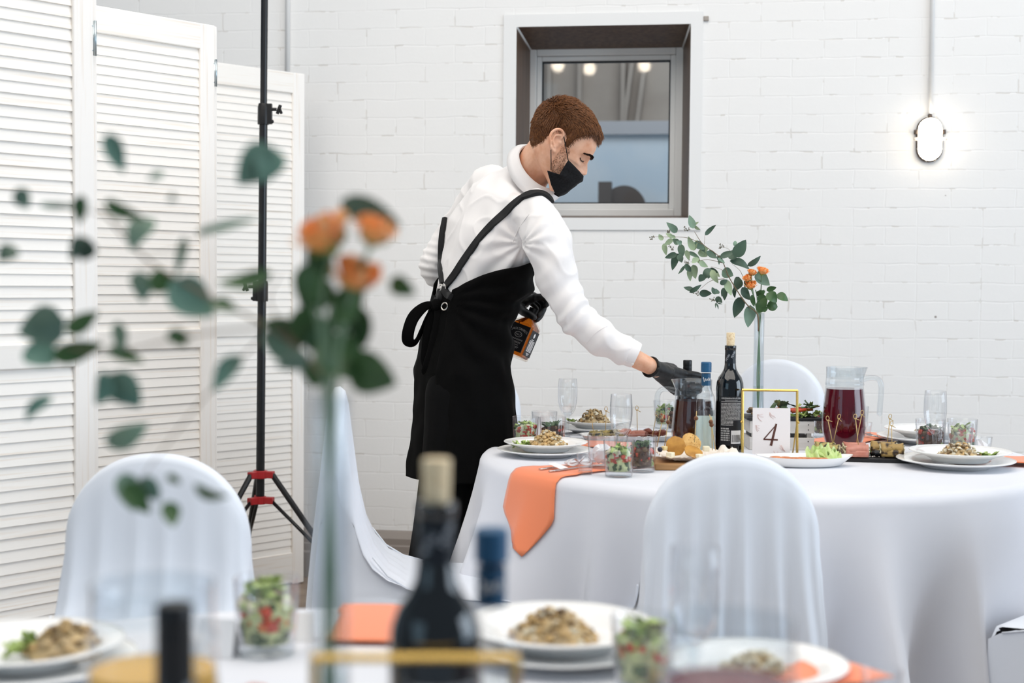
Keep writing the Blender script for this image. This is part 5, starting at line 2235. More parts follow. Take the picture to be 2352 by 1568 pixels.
# ------------------------------------------------------------------ the waiter
def remesh(mb, voxel, it, fac=.5):
    me = mb.mesh('tmp', [], True)
    o = bpy.data.objects.new('tmp', me)
    COL.objects.link(o)
    md = o.modifiers.new('r', 'REMESH')
    md.mode = 'VOXEL'
    md.voxel_size = voxel
    if it:
        m2 = o.modifiers.new('s', 'SMOOTH')
        m2.factor = fac
        m2.iterations = it
    bpy.context.view_layer.update()
    out = bpy.data.meshes.new_from_object(o.evaluated_get(bpy.context.evaluated_depsgraph_get()))
    bpy.data.objects.remove(o)
    bpy.data.meshes.remove(me)
    out.polygons.foreach_set('use_smooth', [True] * len(out.polygons))
    return out


def link_mesh(name, me, m, parent):
    me.name = name
    me.materials.clear()
    for q in (m if isinstance(m, list) else [m]):
        me.materials.append(q)
    o = bpy.data.objects.new(name, me)
    COL.objects.link(o)
    if parent:
        o.parent = parent
    return o


def displace(me, fn):
    n = len(me.vertices)
    co = np.empty(n * 3)
    me.vertices.foreach_get('co', co)
    co = co.reshape(-1, 3)
    no = np.empty(n * 3)
    me.vertices.foreach_get('normal', no)
    no = no.reshape(-1, 3)
    d = np.array([fn(Vector(c)) for c in co])
    co = co + no * d[:, None]
    me.vertices.foreach_set('co', co.ravel())
    me.update()


PB = P(1010, 1300, 4.1)
PB.z = 0
person = thing('person', 'waiter in white shirt and black apron leaning over the table, face mask pulled down', 'person', PB)


def W(px, py, D):
    return P(px, py, D) - PB


FWD = Vector((.906, .423, 0))
LAT = Vector((.423, -.906, 0))     # the waiter's right-hand side
TORSO = [(1066, 955, 4.10, .115, .165), (1062, 850, 4.10, .108, .164), (1067, 770, 4.10, .096, .150), (1085, 700, 4.10, .098, .143), (1108, 625, 4.10, .115, .160),
         (1133, 540, 4.10, .122, .176), (1166, 464, 4.10, .108, .160), (1188, 424, 4.10, .072, .098), (1206, 402, 4.09, .048, .056)]
R_ARM = [(1226, 486, 3.955, .060), (1252, 540, 3.905, .065), (1268, 600, 3.89, .064), (1289, 664, 3.88, .056), (1315, 714, 3.87, .050), (1356, 753, 3.86, .044),
         (1399, 784, 3.85, .041), (1430, 803, 3.85, .037), (1446, 812, 3.85, .034)]
L_ARM = [(1122, 432, 4.24, .062), (1060, 520, 4.31, .058), (1012, 592, 4.335, .053), (1003, 612, 4.34, .051), (1030, 640, 4.35, .048), (1110, 676, 4.36, .043), (1178, 699, 4.33, .033)]
R_LEG = [(1056, 905, 4.02, .094), (1036, 1060, 4.01, .082), (1014, 1190, 4.02, .072), (983, 1320, 4.05, .064), (950, 1460, 4.08, .056), (930, 1570, 4.10, .052)]
L_LEG = [(1076, 905, 4.18, .094), (1066, 1060, 4.17, .082), (1052, 1190, 4.16, .074), (1030, 1320, 4.16, .066), (1002, 1450, 4.16, .057), (985, 1545, 4.16, .052)]
R_HAND = dict(wrist=(1500, 845, 3.868), mcp=[(1570, 858, 3.972), (1568, 873, 3.968), (1562, 887, 3.970), (1553, 899, 3.975)],
              fing=[[(1602, 862, 3.985), (1616, 869, 4.012), (1608, 874, 4.045)], [(1600, 876, 3.980), (1613, 882, 4.012), (1602, 886, 4.045)],
                    [(1594, 890, 3.982), (1606, 896, 4.012), (1594, 899, 4.042)], [(1582, 902, 3.985), (1596, 906, 4.012), (1586, 909, 4.036)]],
              thumb=[(1519, 844, 3.90), (1543, 845, 3.965), (1555, 856, 4.01), (1566, 862, 4.045)])
L_HAND = dict(wrist=(1182, 702, 4.325), mcp=[(1229, 683, 4.258), (1226, 680, 4.284), (1221, 683, 4.310), (1214, 689, 4.334)],
              fing=[[(1249, 683, 4.25), (1257, 693, 4.248), (1254, 701, 4.248)], [(1247, 695, 4.272), (1247, 713, 4.262), (1238, 724, 4.255)],
                    [(1244, 704, 4.297), (1242, 724, 4.288), (1233, 734, 4.278)], [(1236, 712, 4.328), (1235, 731, 4.318), (1227, 739, 4.305)]],
              thumb=[(1193, 706, 4.285), (1205, 717, 4.252), (1216, 722, 4.235), (1226, 728, 4.228)])


def torso(mb, off, n0=0, seg=40):
    mb.tube([W(x, y, D) for x, y, D, a, b in TORSO[n0:]], [(max(.02, a + off), max(.02, b + off)) for x, y, D, a, b in TORSO[n0:]], seg, lat=LAT, power=2.25)


def limb(mb, L, off, seg=22, ball=True):
    pts = catmull([W(*q[:3]) for q in L], 4)
    rs = list(np.interp(np.linspace(0, len(L) - 1, len(pts)), range(len(L)), [q[3] for q in L]))
    mb.tube(pts, [r + off for r in rs], seg, ball=ball)


def hand(mb, H, off):
    wr = W(*H['wrist'])
    m = [W(*q) for q in H['mcp']]
    for k, q in enumerate(m):
        st = wr.lerp(m[0].lerp(m[3], k / 3), .18)
        mb.tube([wr, st, wr.lerp(q, .6), q], [.019 + off, .019 + off, .0155 + off, .0125 + off], 12, ball=True)
        pts = [q] + [W(*f) for f in H['fing'][k]]
        r = (.0100, .0103, .0098, .0086)[k] + off
        pts = catmull(pts, 4)
        mb.tube(pts, [r * (1.1 - .28 * i / (len(pts) - 1)) for i in range(len(pts))], 12, ball=True)
        mb.sphere(q, r * 1.22, nu=12, nv=8)
    t = catmull([wr.lerp(m[0], .12)] + [W(*q) for q in H['thumb']], 4)
    mb.tube(t, [(.0165 - .0068 * i / (len(t) - 1)) + off for i in range(len(t))], 12, ball=True)


# ---- head in its own frame (x towards the face, y to the waiter's left, z to the crown), pitched down 31 degrees
HTH = radians(31)
HK = FPX / 4.0
HO = W(1280, 335, 4.0)
HX = Vector((cos(HTH), 0, -sin(HTH)))
HY = Vector((0, 1, 0))
HZ = Vector((sin(HTH), 0, cos(HTH)))


def hw(x, y, z):
    return HO + HX * x + HY * y + HZ * z


def hl(px, py):
    dx, dy = px - 1280, py - 335
    return ((cos(HTH) * dx + sin(HTH) * dy) / HK, (sin(HTH) * dx - cos(HTH) * dy) / HK)


ZF = [-.116, -.110, -.104, -.092, -.078, -.062, -.050, -.040, -.020, .0, .010, .021, .032, .045, .062, .080, .095, .108, .117, .122, .124]
XF = [.050, .066, .076, .086, .089, .0935, .0935, .091, .088, .090, .0945, .0985, .0985, .098, .093, .084, .070, .048, .024, .006, -.008]
ZBK = [-.116, -.104, -.09, -.075, -.06, -.045, -.02, .02, .06, .085, .100, .112, .119, .123, .124]
XBK = [.046, .036, .016, -.012, -.036, -.056, -.075, -.087, -.088, -.081, -.070, -.052, -.036, -.020, -.012]
ZW = [-.116, -.110, -.104, -.09, -.07, -.045, -.02, 0, .03, .06, .085, .105, .117, .122, .124]
WW = [.006, .016, .024, .040, .053, .062, .0665, .070, .0735, .074, .069, .053, .033, .015, .003]
NZ = [-.043, -.039, -.034, -.029, -.024, -.016, -.006, .004, .012, .02]
NX = [0, .004, .013, .021, .0245, .0215, .0145, .0065, .002, 0]


def head_pt(phi, z, off=0.0, feat=True):
    xf, xb, wd = interp(ZF, XF, z), interp(ZBK, XBK, z), interp(ZW, WW, z)
    xc = xb + (xf - xb) * .47
    a = (xf - xc) if cos(phi) > 0 else (xc - xb)
    n = 2.25 if z > -.02 else 2.05
    c_, s_ = cos(phi), sin(phi)
    x = xc + (a + off) * math.copysign(abs(c_) ** (2 / n), c_)
    y = (wd + off) * math.copysign(abs(s_) ** (2 / n), s_)
    if feat and c_ > 0:
        g = lambda y0, z0, sy, sz: math.exp(-((abs(y) - y0) / sy) ** 2 - ((z - z0) / sz) ** 2)
        sg = interp([-.04, -.026, -.01, .015], [.013, .0125, .008, .007], z)
        x += interp(NZ, NX, z) * math.exp(-(y / sg) ** 2)
        x += .007 * g(.0145, -.032, .007, .007)                 # nostril wings
        x -= .011 * g(.031, .004, .014, .011)                   # eye sockets
        x += .0055 * g(.030, .004, .010, .0075)                 # lids
        x += .0045 * g(.028, .019, .022, .006)                  # brow ridge
        x += .004 * g(.048, -.018, .014, .014)                  # cheekbone
        x += .004 * g(0, -.060, .020, .006) - .003 * g(0, -.068, .02, .005) + .004 * g(0, -.074, .018, .006)
        x += .006 * g(0, -.098, .016, .012)                     # chin
    return hw(x, y, z), (x, y, z)


def head(mb):
    NR, NP = 84, 120
    rings = []
    for i in range(NR):
        z = -.116 + .24 * i / (NR - 1)
        rings.append([head_pt(2 * pi * k / NP, z)[0] for k in range(NP)])
    mb.rings(rings)


def ear(mb, s):
    def e(px, py, y):
        x, z = hl(px, py)
        return hw(x, s * y, z)
    rim = catmull([e(1271, 353, .072), e(1263, 342, .079), (e(1260.5, 326, .087)), e(1265, 312, .088), e(1277, 304.5, .086), e(1288, 307, .081), e(1292, 316, .077), e(1287, 323, .074)], 5)
    mb.tube(rim, [.0052] * 6 + [.0040] * (len(rim) - 6), 10, ball=True)
    anti = catmull([e(1285, 317, .077), e(1273, 318, .0815), e(1268, 330, .0815), e(1272, 343, .077)], 5)
    mb.tube(anti, .0034, 8, ball=True)
    mb.sphere(e(1270.5, 350, .073), .0075, (.9, .55, 1.1), 12, 8)
    x, z = hl(1275, 329)
    mb.sphere(hw(x, s * .0705, z), .016, (1.0, .22, 1.4), 16, 10, Matrix((HX, HY, HZ)).transposed())
    mb.sphere(e(1285, 333, .072), .0045, (1, .8, 1.2), 10, 7)


body = MB()
torso(body, -.014)
limb(body, R_ARM[:-1], -.014)
limb(body, L_ARM, -.014)
wr_pts = [W(1440, 813, 3.85), W(1466, 827, 3.852), W(1486, 837, 3.858), W(1505, 848, 3.875)]
body.tube(wr_pts, [(.027, .030), (.025, .028), (.0235, .0265), (.022, .025)], 20, ball=True)
limb(body, R_LEG, -.014)
limb(body, L_LEG, -.014)
hand(body, R_HAND, -.0022)
hand(body, L_HAND, -.0022)
body.tube([W(1205, 415, 4.09), W(1228, 384, 4.07), W(1252, 352, 4.03), W(1275, 322, 4.0)], [(.062, .064), (.057, .059), (.056, .057), (.058, .058)], 30, lat=HY)
head(body)
ear(body, -1)
ear(body, 1)
M['skin'] = mat('skin', 'efbd9f', .5, spec=.4, sss=.12, var=(38, 'dc9d7a', .35, .75), bump=(300, .08, .0006))
bme = remesh(body, .0023, 2, .45)
link_mesh('body', bme, M['skin'], person)

# eyes: lowered lids with lashes, brows
M['hairdark'] = mat('dark_brown_hair', '33211a', .6)
for s in (-1, 1):
    mb = MB()
    pts = []
    for k in range(9):
        u_ = k / 8
        y = .019 + .026 * u_
        z = .0005 - .0035 * sin(u_ * pi)
        phi = math.asin(min(1, (y / interp(ZW, WW, z)) ** (2.25 / 2)))
        p, l = head_pt(phi, z, .0006)
        pts.append(hw(l[0] + .0012, s * abs(l[1]), l[2]))
    mb.tube(pts, .0013, 6)
    for p in pts[1:-1:1]:
        mb.tube([p, p + HX * .006 - HZ * .004 + HY * s * .001], [.0005, .0002], 4)
    mb.build('eyelashes', M['hairdark'], person)
    mb = MB()
    rng = random.Random(5)
    for k in range(420):
        u_ = rng.random()
        y = .012 + .040 * u_
        z = .0185 + .004 * sin(u_ * pi) - .006 * max(0, u_ - .6) + rng.uniform(-.0035, .0035) * (1.2 - u_ * .7)
        phi = math.asin(min(1, (y / interp(ZW, WW, z)) ** (2.25 / 2)))
        p, l = head_pt(phi, z, .0)
        p = hw(l[0], s * abs(l[1]), l[2])
        d = HY * s * .006 + HZ * (.002 - .004 * u_) + HX * .0035
        mb.tube([p - d * .1, p + d * rng.uniform(.7, 1.2) + HX * .0015], [.0006, .0002], 3, cap=False)
    mb.build('eyebrow', M['hairdark'], person)

# ---- hair: a close cap with short strands lying forward
HLX = [-.12, -.062, -.045, -.036, -.028, .010, .015, .020, .029, .035, .050, .064, .12]
HLZ = [-.046, -.046, -.030, -.008, .030, .031, .008, .003, .003, .034, .052, .070, .071]


def hairline(x):
    return interp(HLX, HLZ, x)


M['hair'] = mat('chestnut_hair', '80502b', .5, var=(170, '4c2c14', .3, .7), spec=.35)
rng = random.Random(12)
mb = MB()
NZH, NPH = 70, 110
grid = []
for i in range(NZH):
    z = -.048 + .1725 * i / (NZH - 1)
    row = []
    for k in range(NPH):
        ph = 2 * pi * k / NPH
        _, l0 = head_pt(ph, min(z, .1238), 0, False)
        zh = hairline(l0[0])
        th = smoothstep(zh - .002, zh + (.030 if l0[0] > -.02 else .055), z) * interp([-.1, .0, .08, .11], [.009, .009, .013, .016], l0[0]) * (1 if z > .02 else .6)
        up = .006 * smoothstep(.07, .124, z)
        th = th if z > zh else -.003
        p, l = head_pt(ph, min(z, .1238), th, False)
        row.append((p + HZ * up, l, z > zh))
    grid.append(row)
vs = [g[0] for row in grid for g in row]
fs = []
for i in range(NZH - 1):
    for k in range(NPH):
        k2 = (k + 1) % NPH
        if grid[i][k][2] or grid[i + 1][k][2] or grid[i][k2][2] or grid[i + 1][k2][2]:
            fs.append((i * NPH + k, i * NPH + k2, (i + 1) * NPH + k2, (i + 1) * NPH + k))
fs.append(tuple((NZH - 1) * NPH + k for k in range(NPH)))
mb.add(vs, fs)
n_str = 0
while n_str < 9500:
    z = -.047 + .171 * rng.random() ** .8
    ph = rng.uniform(0, 2 * pi)
    p0, l0 = head_pt(ph, min(z, .1236), 0, False)
    zh = hairline(l0[0])
    if z < zh + rng.uniform(-.001, .004) - (.012 * rng.random() ** 2 if l0[0] < -.03 else 0):
        continue
    i = int((z + .048) / .1725 * (NZH - 1))
    i = max(0, min(NZH - 1, i))
    k = int(ph / (2 * pi) * NPH) % NPH
    p = grid[i][k][0]
    out = (p - hw(.0, 0, .04)).normalized()
    top = smoothstep(.03, .11, z)
    flow = HX * (.9 if l0[0] > -.055 else .25) - HZ * (.55 if l0[0] > .03 else (.7 * (1 - top) + .1))
    flow = flow + HY * rng.uniform(-.3, .3)
    flow = (flow - out * flow.dot(out)).normalized()
    L = (.010 + .010 * top) * rng.uniform(.7, 1.25) * (1.25 if l0[0] > .06 else 1) * (.6 if z < .01 else 1)
    lift = .22 + .12 * rng.random()
    q1 = p + flow * L * .5 + out * L * lift * .8
    q2 = p + flow * L * .95 + out * L * lift
    sd = flow.cross(out) * .00075
    b = len(mb.v)
    mb.v += [p - out * .002 - sd, p - out * .002 + sd, q1 + sd * .8, q1 - sd * .8, q2, p + out * .0006, q1 + out * .0008]
    mb.f += [[b, b + 5, b + 6, b + 3], [b + 5, b + 1, b + 2, b + 6], [b + 3, b + 6, b + 4], [b + 6, b + 2, b + 4]]
    mb.m += [0, 0, 0, 0]
    n_str += 1
mb.build('hair', M['hair'], person, recalc=False)
# stubble between ear and mask
mb = MB()
rng = random.Random(9)
for k in range(900):
    z = rng.uniform(-.085, .004)
    ph = rng.uniform(1.15, 1.75)
    for s in (-1, 1):
        p, l = head_pt(ph, z, .0, True)
        if not (.012 < l[0] < .045 - (z + .02) * -.25 + .01):
            continue
        p = hw(l[0], s * l[1], l[2])
        d = Vector((0, s, 0)) * .0012 - HZ * .0034 + HX * .0012
        b = len(mb.v)
        sd = HX * .0004
        mb.v += [p - sd, p + sd, p + d]
        mb.f += [[b, b + 1, b + 2]]
        mb.m += [0]
mb.build('stubble', mat('stubble_brown', '6d4630', .7), person, recalc=False)

# ---- face mask pulled below the nose
M['mask'] = mat('black_mask_fabric', '161617', .85, spec=.2, bump=(500, .3, .0006), var=(200, '202022'))
mb = MB()
mtop = [(0, .1070, -.0365), (.25, .1045, -.036), (.5, .090, -.033), (.75, .068, -.028), (1, .0474, -.0243)]
mmid = [(0, .1055, -.066), (.25, .102, -.066), (.5, .088, -.066), (.75, .068, -.066), (1, .0473, -.0700)]
mbot = [(0, .0760, -.118), (.25, .074, -.1175), (.5, .062, -.1165), (.75, .042, -.104), (1, .0137, -.0780)]


def curve(L, u_):
    return Vector((interp([q[0] for q in L], [q[1] for q in L], u_), 0, interp([q[0] for q in L], [q[2] for q in L], u_)))


def mask_fn(u, v):
    s = u * 2 - 1
    a = abs(s)
    t, m_, b_ = curve(mtop, a), curve(mmid, a), curve(mbot, a)
    if v < .5:
        q = t.lerp(m_, v * 2)
    else:
        q = m_.lerp(b_, v * 2 - 1)
    yw = interp([0, .12, .3, .5, .75, 1], [0, .014, .034, .050, .063, .070], a)
    yw *= interp([-.12, -.1, -.07, -.02], [.62, .80, .96, 1], q.z)
    bulge = .003 * sin(v * pi * 3) + .002 * noise.noise(Vector((u * 9, v * 6, 3)))
    return hw(q.x + bulge * (1 - a), math.copysign(yw, s) + math.copysign(bulge * a, s), q.z)


mb.grid(mask_fn, 49, 21)
mk = mb.build('face_mask', M['mask'], person, solid=.0018)
for s in (-1, 1):
    mb = MB()
    e1 = hl(1303, 372)
    e2 = hl(1291, 312)
    e3 = hl(1264, 350)
    e4 = hl(1265, 394)
    mb.tube([hw(e1[0], s * .0705, e1[1]), hw(*(((e1[0] + e2[0]) / 2), s * .0755, (e1[1] + e2[1]) / 2)), hw(e2[0], s * .0775, e2[1])], .0012, 6)
    mb.build('ear_loop', M['mask'], mk)
    mb = MB()
    mb.tube([hw(e3[0], s * .080, e3[1]), hw((e3[0] + e4[0]) / 2, s * .077, (e3[1] + e4[1]) / 2), hw(e4[0], s * .066, e4[1])], .0012, 6)
    mb.build('ear_loop', M['mask'], mk)

# ---- shirt
M['shirt'] = mat('white_cotton_shirt', 'f0ecea', .75, bump=(1200, .05, .0003), sheen=.2)
sh = MB()
torso(sh, .0, 1)
limb(sh, R_ARM, .0)
limb(sh, L_ARM, .0)
# fullness of the sleeve at the elbow and above the cuff
sh.tube([W(1296, 690, 3.87), W(1326, 742, 3.865), W(1368, 782, 3.86), W(1420, 815, 3.855)], [.040, .040, .034, .026], 18, ball=True)
sh.sphere(W(1220, 490, 3.97), .067, (1, 1, .9), 20, 12)
sh.sphere(W(1128, 425, 4.22), .068, (1, 1, .9), 20, 12)
sme = remesh(sh, .0045, 11, .5)
elb = W(1320, 722, 3.87)
arm_d = (W(1268, 600, 3.89) - W(1402, 794, 3.85)).normalized()
lelb = W(1003, 612, 4.34)
cuffp = W(1440, 813, 3.85)
pit = W(1200, 560, 3.95)


def shirt_fold(p):
    d = .003 * noise.noise(p * 9) + .0028 * noise.noise(Vector((p.x * 20, p.y * 20, p.z * 11)))
    r = (p - elb)
    k = math.exp(-(r.length / .10) ** 2)
    if k > .02:
        d += k * .0032 * sin(r.dot(arm_d) * 150 + 3 * noise.noise(p * 12))
    r = (p - lelb)
    k = math.exp(-(r.length / .075) ** 2)
    if k > .02:
        d += k * .0035 * sin(p.z * 260 + p.x * 50)
    r = p - pit
    k = math.exp(-(r.length / .15) ** 2)
    if k > .02:
        ang = atan2(r.z, r.x)
        d += k * .004 * sin(ang * 11 + 2 * noise.noise(p * 8)) * min(1, r.length / .04)
    rd = 1 - abs(noise.noise(Vector((p.x * 13 + p.z * 6, p.y * 13, p.z * 9 - p.x * 5)))) * 2
    d += .0032 * max(0, rd) ** 5 - .0012
    # long soft creases down the back towards the waist
    d += .0035 * sin((p.x - .3 * p.z) * 70 + 4 * noise.noise(p * 4)) * smoothstep(.45, .2, abs(p.z - 1.25))
    return d


displace(sme, shirt_fold)
shirt = link_mesh('shirt', sme, M['shirt'], person)
# cuff band and buttons
mb = MB()
cd = (W(1462, 823, 3.85) - W(1432, 809, 3.85)).normalized()
c0 = W(1428, 801, 3.85)
mb.tube([c0, c0 + cd * .006, c0 + cd * .040, c0 + cd * .044], [.0375, .0395, .0365, .035], 30)
cf = mb.build('cuff', M['shirt'], shirt, sharp=.9)
mb = MB()
for t_ in (.012, .030):
    q = c0 + cd * t_ + Vector((.0, -.027, -.026))
    mb.sphere(q, .0042, (1, .5, 1), 10, 6)
mb.build('button', mat('pearl_button', 'e9e4de', .3), cf)
# collar: stand and fold
NKD = (W(1262, 360, 4.0) - W(1200, 425, 4.1)).normalized()
NKC = W(1217, 396, 4.075)
cs = Vector((0, 1, 0))
cs = (cs - NKD * cs.dot(NKD)).normalized()
cu_ = NKD.cross(cs)          # towards the nape or the throat


def ring(c, ra, rb, n=48, gap=None):
    out = []
    for k in range(n):
        a = 2 * pi * k / n
        out.append(c + cu_ * (ra * cos(a)) + cs * (rb * sin(a)))
    return out


mb = MB()
if cu_.x > 0:
    cu_ = -cu_              # cu_ now points to the nape
NKC = NKC + NKD * .008
rg_ = [ring(NKC + NKD * .030 - cu_ * .012, .0740, .0640), ring(NKC + NKD * .036 - cu_ * .012, .0765, .0665), ring(NKC + NKD * .030 - cu_ * .013, .0800, .071),
       ring(NKC + NKD * .022 - cu_ * .012, .0865, .082), ring(NKC + NKD * .007 - cu_ * .013, .0955, .098)]
n = 48
for r_ in rg_[3:]:
    for k in range(n):
        a = 2 * pi * k / n
        da = abs(abs((a - pi + pi) % (2 * pi) - pi) - radians(32))
        fr = math.exp(-(da / radians(17)) ** 2)        # pointed leaves at the throat
        r_[k] = r_[k] - NKD * .020 * fr - cu_ * .004 * fr
mb.rings([ring(NKC - NKD * .002 - cu_ * .010, .068, .062)] + rg_, False, False)
mb.build('collar', M['shirt'], shirt, solid=.0015)
# seams: yoke, armhole
dg = bpy.context.evaluated_depsgraph_get()


def bvh_of(*objs):
    vs, fs = [], []
    for o in objs:
        b = len(vs)
        vs += [v.co.copy() for v in o.data.vertices]
        fs += [[i + b for i in p.vertices] for p in o.data.polygons]
    return BVHTree.FromPolygons(vs, fs)


def ray(bv, px, py):
    d = (P(px, py, 4.0) - CAM).normalized()
    loc, nor, i, dist = bv.ray_cast(CAM - PB, d)
    if loc is None:
        return None
    if nor.dot(d) > 0:
        nor = -nor
    return loc, nor


bv = bvh_of(shirt)


def surf_ribbon(bv, pts, width, name, m, parent, lift=.004, thick=.0022, n=7):
    """flat band following the cloth under the given photo points"""
    path = []
    P2 = catmull([Vector((x, y, 0)) for x, y in pts], n)
    for q in P2:
        h = ray(bv, q.x, q.y)
        if h:
            path.append(h)
    ps = [h[0] for h in path]
    ns = [h[1] for h in path]
    for _ in range(4):
        ps = [ps[0]] + [(ps[i - 1] + ps[i] * 2 + ps[i + 1]) / 4 for i in range(1, len(ps) - 1)] + [ps[-1]]
        ns = [ns[0]] + [(ns[i - 1] + ns[i] * 2 + ns[i + 1]).normalized() for i in range(1, len(ns) - 1)] + [ns[-1]]
    rings = []
    for i in range(len(ps)):
        t = (ps[min(i + 1, len(ps) - 1)] - ps[max(i - 1, 0)]).normalized()
        s = t.cross(ns[i]).normalized()
        c = ps[i] + ns[i] * lift
        w_ = width / 2
        rings.append([c - s * w_, c - s * w_ * .9 + ns[i] * thick, c + s * w_ * .9 + ns[i] * thick, c + s * w_, c + s * w_ - ns[i] * lift * 1.6, c - s * w_ - ns[i] * lift * 1.6])
    mb = MB()
    mb.rings(rings)
    return mb.build(name, m, parent, sharp=.8)


for pts in ([(1216, 492), (1205, 505), (1190, 528), (1180, 548), (1176, 560)], [(1395, 748), (1370, 762), (1345, 790)]):
    surf_ribbon(bv, pts, .0022, 'seam', M['shirt'], shirt, .0006, .0008)

# ---- trousers and shoes
M['black_cloth'] = mat('black_cloth', '060606', .9, spec=.12, bump=(600, .15, .0006))
M['black_twill'] = mat('black_trouser_cloth', '070708', .85, spec=.15)
tr_ = MB()
torso_l = TORSO[:3]
tr_.tube([W(x, y, D) for x, y, D, a, b in torso_l], [(a + .002, b + .002) for x, y, D, a, b in torso_l], 36, lat=LAT, power=2.3)
limb(tr_, R_LEG, .004)
limb(tr_, L_LEG, .004)
tme = remesh(tr_, .007, 6, .5)
displace(tme, lambda p: .005 * noise.noise(Vector((p.x * 9, p.y * 9, p.z * 4))))
link_mesh('trousers', tme, M['black_twill'], person)
for L in (R_LEG, L_LEG):
    a = W(*L[-1][:3])
    mb = MB()
    h_ = a.z
    d = FWD
    st = [(-.06, .030, .045), (-.03, .036, .06), (.02, .037, .075), (.07, .040, .055), (.13, .044, .038), (.18, .038, .028), (.205, .018, .015)]
    rings = []
    for x, wd, ht in st:
        c = Vector((a.x, a.y, 0)) + d * x
        rings.append([c + Vector((-d.y, d.x, 0)) * (wd * math.copysign(abs(cos(t)) ** .7, cos(t))) + Vector((0, 0, .003 + ht * (.5 + .5 * sin(t)) * 1.0)) for t in [2 * pi * k / 20 for k in range(20)]])
    mb.rings(rings)
    mb.tube([Vector((a.x, a.y, .05)), Vector((a.x, a.y, max(.09, h_)))], [.042, .045], 16)
    mb.build('shoe', mat('black_leather', '0f0f10', .35), person)

# ---- apron
AP = [(1120, 572, 4.10, .124, .172), (1112, 610, 4.10, .121, .168), (1108, 640, 4.10, .120, .165), (1094, 680, 4.10, .108, .154), (1081, 715, 4.10, .102, .152), (1069, 770, 4.10, .104, .160), (1060, 850, 4.10, .116, .173),
      (1065, 955, 4.10, .126, .177), (1063, 1090, 4.10, .143, .190), (1062, 1110, 4.10, .145, .192)]
AY = [q[1] for q in AP]


def ap_st(py):
    return tuple(interp(AY, [q[i] for q in AP], py) for i in (0, 3, 4))


TOPA = [0, 40, 58, 75, 95, 120, 145, 165, 230]
TOPY = [572, 574, 578, 598, 622, 648, 674, 690, 694]
PH0, PH1 = -226.0, 152.0


def apron_fn(u, v):
    ph = PH0 + (PH1 - PH0) * u
    top = interp(TOPA, TOPY, abs(ph))
    hem = 1092 - 3 * sin(radians(ph))
    py = top + (hem - top) * v ** 1.0
    cx, a, b = ap_st(py)
    spiral = .004 + .012 * u
    c = W(cx, py, 4.10)
    tilt = smoothstep(760, 600, py)
    f = (FWD * 1.0 + Vector((0, 0, -.33)) * tilt).normalized()
    r = radians(ph)
    n = 2.25
    c_, s_ = cos(r), sin(r)
    # folds: fan out from the tie at the back, soft drapes below
    q = Vector((ph * .035, py * .012, 2))
    d = .004 * noise.noise(q * 2.0)
    k = smoothstep(560, 640, py) * smoothstep(960, 760, py)
    ang = atan2(py - 700, (150 - ph) * 1.5 + 12)
    d += k * .0065 * sin(ang * 17 + 1.5 * noise.noise(q)) * smoothstep(160, 60, abs(ph - 20))
    low = smoothstep(820, 1080, py)
    d += low * .008 * sin(r * 6 + .8) + low * .003 * sin(r * 15)
    a2, b2 = a + spiral + d, b + spiral + d
    return c + f * (a2 * math.copysign(abs(c_) ** (2 / n), c_)) + LAT * (b2 * math.copysign(abs(s_) ** (2 / n), s_))


mb = MB()
mb.grid(apron_fn, 150, 90)
apron = mb.build('apron', M['black_cloth'], person, solid=.0018)
bv2 = bvh_of(shirt, apron)
# straps crossing on the back, metal loops, eyelet, bow
M['strap'] = mat('black_webbing', '161617', .75, bump=(900, .3, .0005))
surf_ribbon(bv, [(1266, 462), (1254, 450), (1236, 444), (1214, 448), (1194, 459), (1158, 490), (1130, 517), (1100, 551), (1066, 598), (1045, 630), (1027, 655)], .0205, 'strap', M['strap'], apron, .006)
surf_ribbon(bv, [(1024, 500), (1018, 530), (1013, 565), (1012, 600), (1015, 630), (1018, 652)], .017, 'strap', M['strap'], apron, .006)
surf_ribbon(bv2, [(1018, 668), (1014, 680), (1006, 698)], .026, 'strap', M['strap'], apron, .012)
surf_ribbon(bv2, [(1024, 664), (1032, 676), (1040, 684)], .018, 'strap', M['strap'], apron, .012)


def torus(mb, c, nrm, R_, r_, n=22):
    nrm = nrm.normalized()
    s, u_ = frame_from(nrm, Vector((0, 0, 1)))
    pts = [c + s * R_ * cos(2 * pi * k / n) + u_ * R_ * sin(2 * pi * k / n) for k in range(n + 1)]
    mb.tube(pts, r_, 8)


for (x, y, R_) in ((1018, 661, .009), (1026, 660, .009)):
    h = ray(bv2, x, y)
    if h:
        mb = MB()
        torus(mb, h[0] + h[1] * .009, h[1] + Vector((.3, 0, 0)), R_, .0017)
        mb.build('strap_ring', mat('white_ring', 'e4e0da', .35), apron)
h = ray(bv2, 1024, 704)
mb = MB()
torus(mb, h[0] + h[1] * .004, h[1] + Vector((.5, 0, 0)), .0105, .0026)
mb.build('eyelet', mat('nickel', 'cfcac2', .2, 1.0), apron)
kn = ray(bv2, 1003, 700)
kD = (kn[0] + PB).y - .028 if kn else 4.0


def bowtube(pts, name, wd=.0165, th=.003, dz=0.0):
    q = catmull([W(x, y, kD + dd) for x, y, dd in pts], 6)
    mb = MB()
    n_ = len(q)
    mb.tube(q, [(th, wd * (.55 + .45 * smoothstep(0, .25, min(i, n_ - 1 - i) / (n_ - 1)))) for i in range(n_)], 12, up=(0, -1, 0), power=3)
    return mb.build(name, M['black_cloth'], apron)


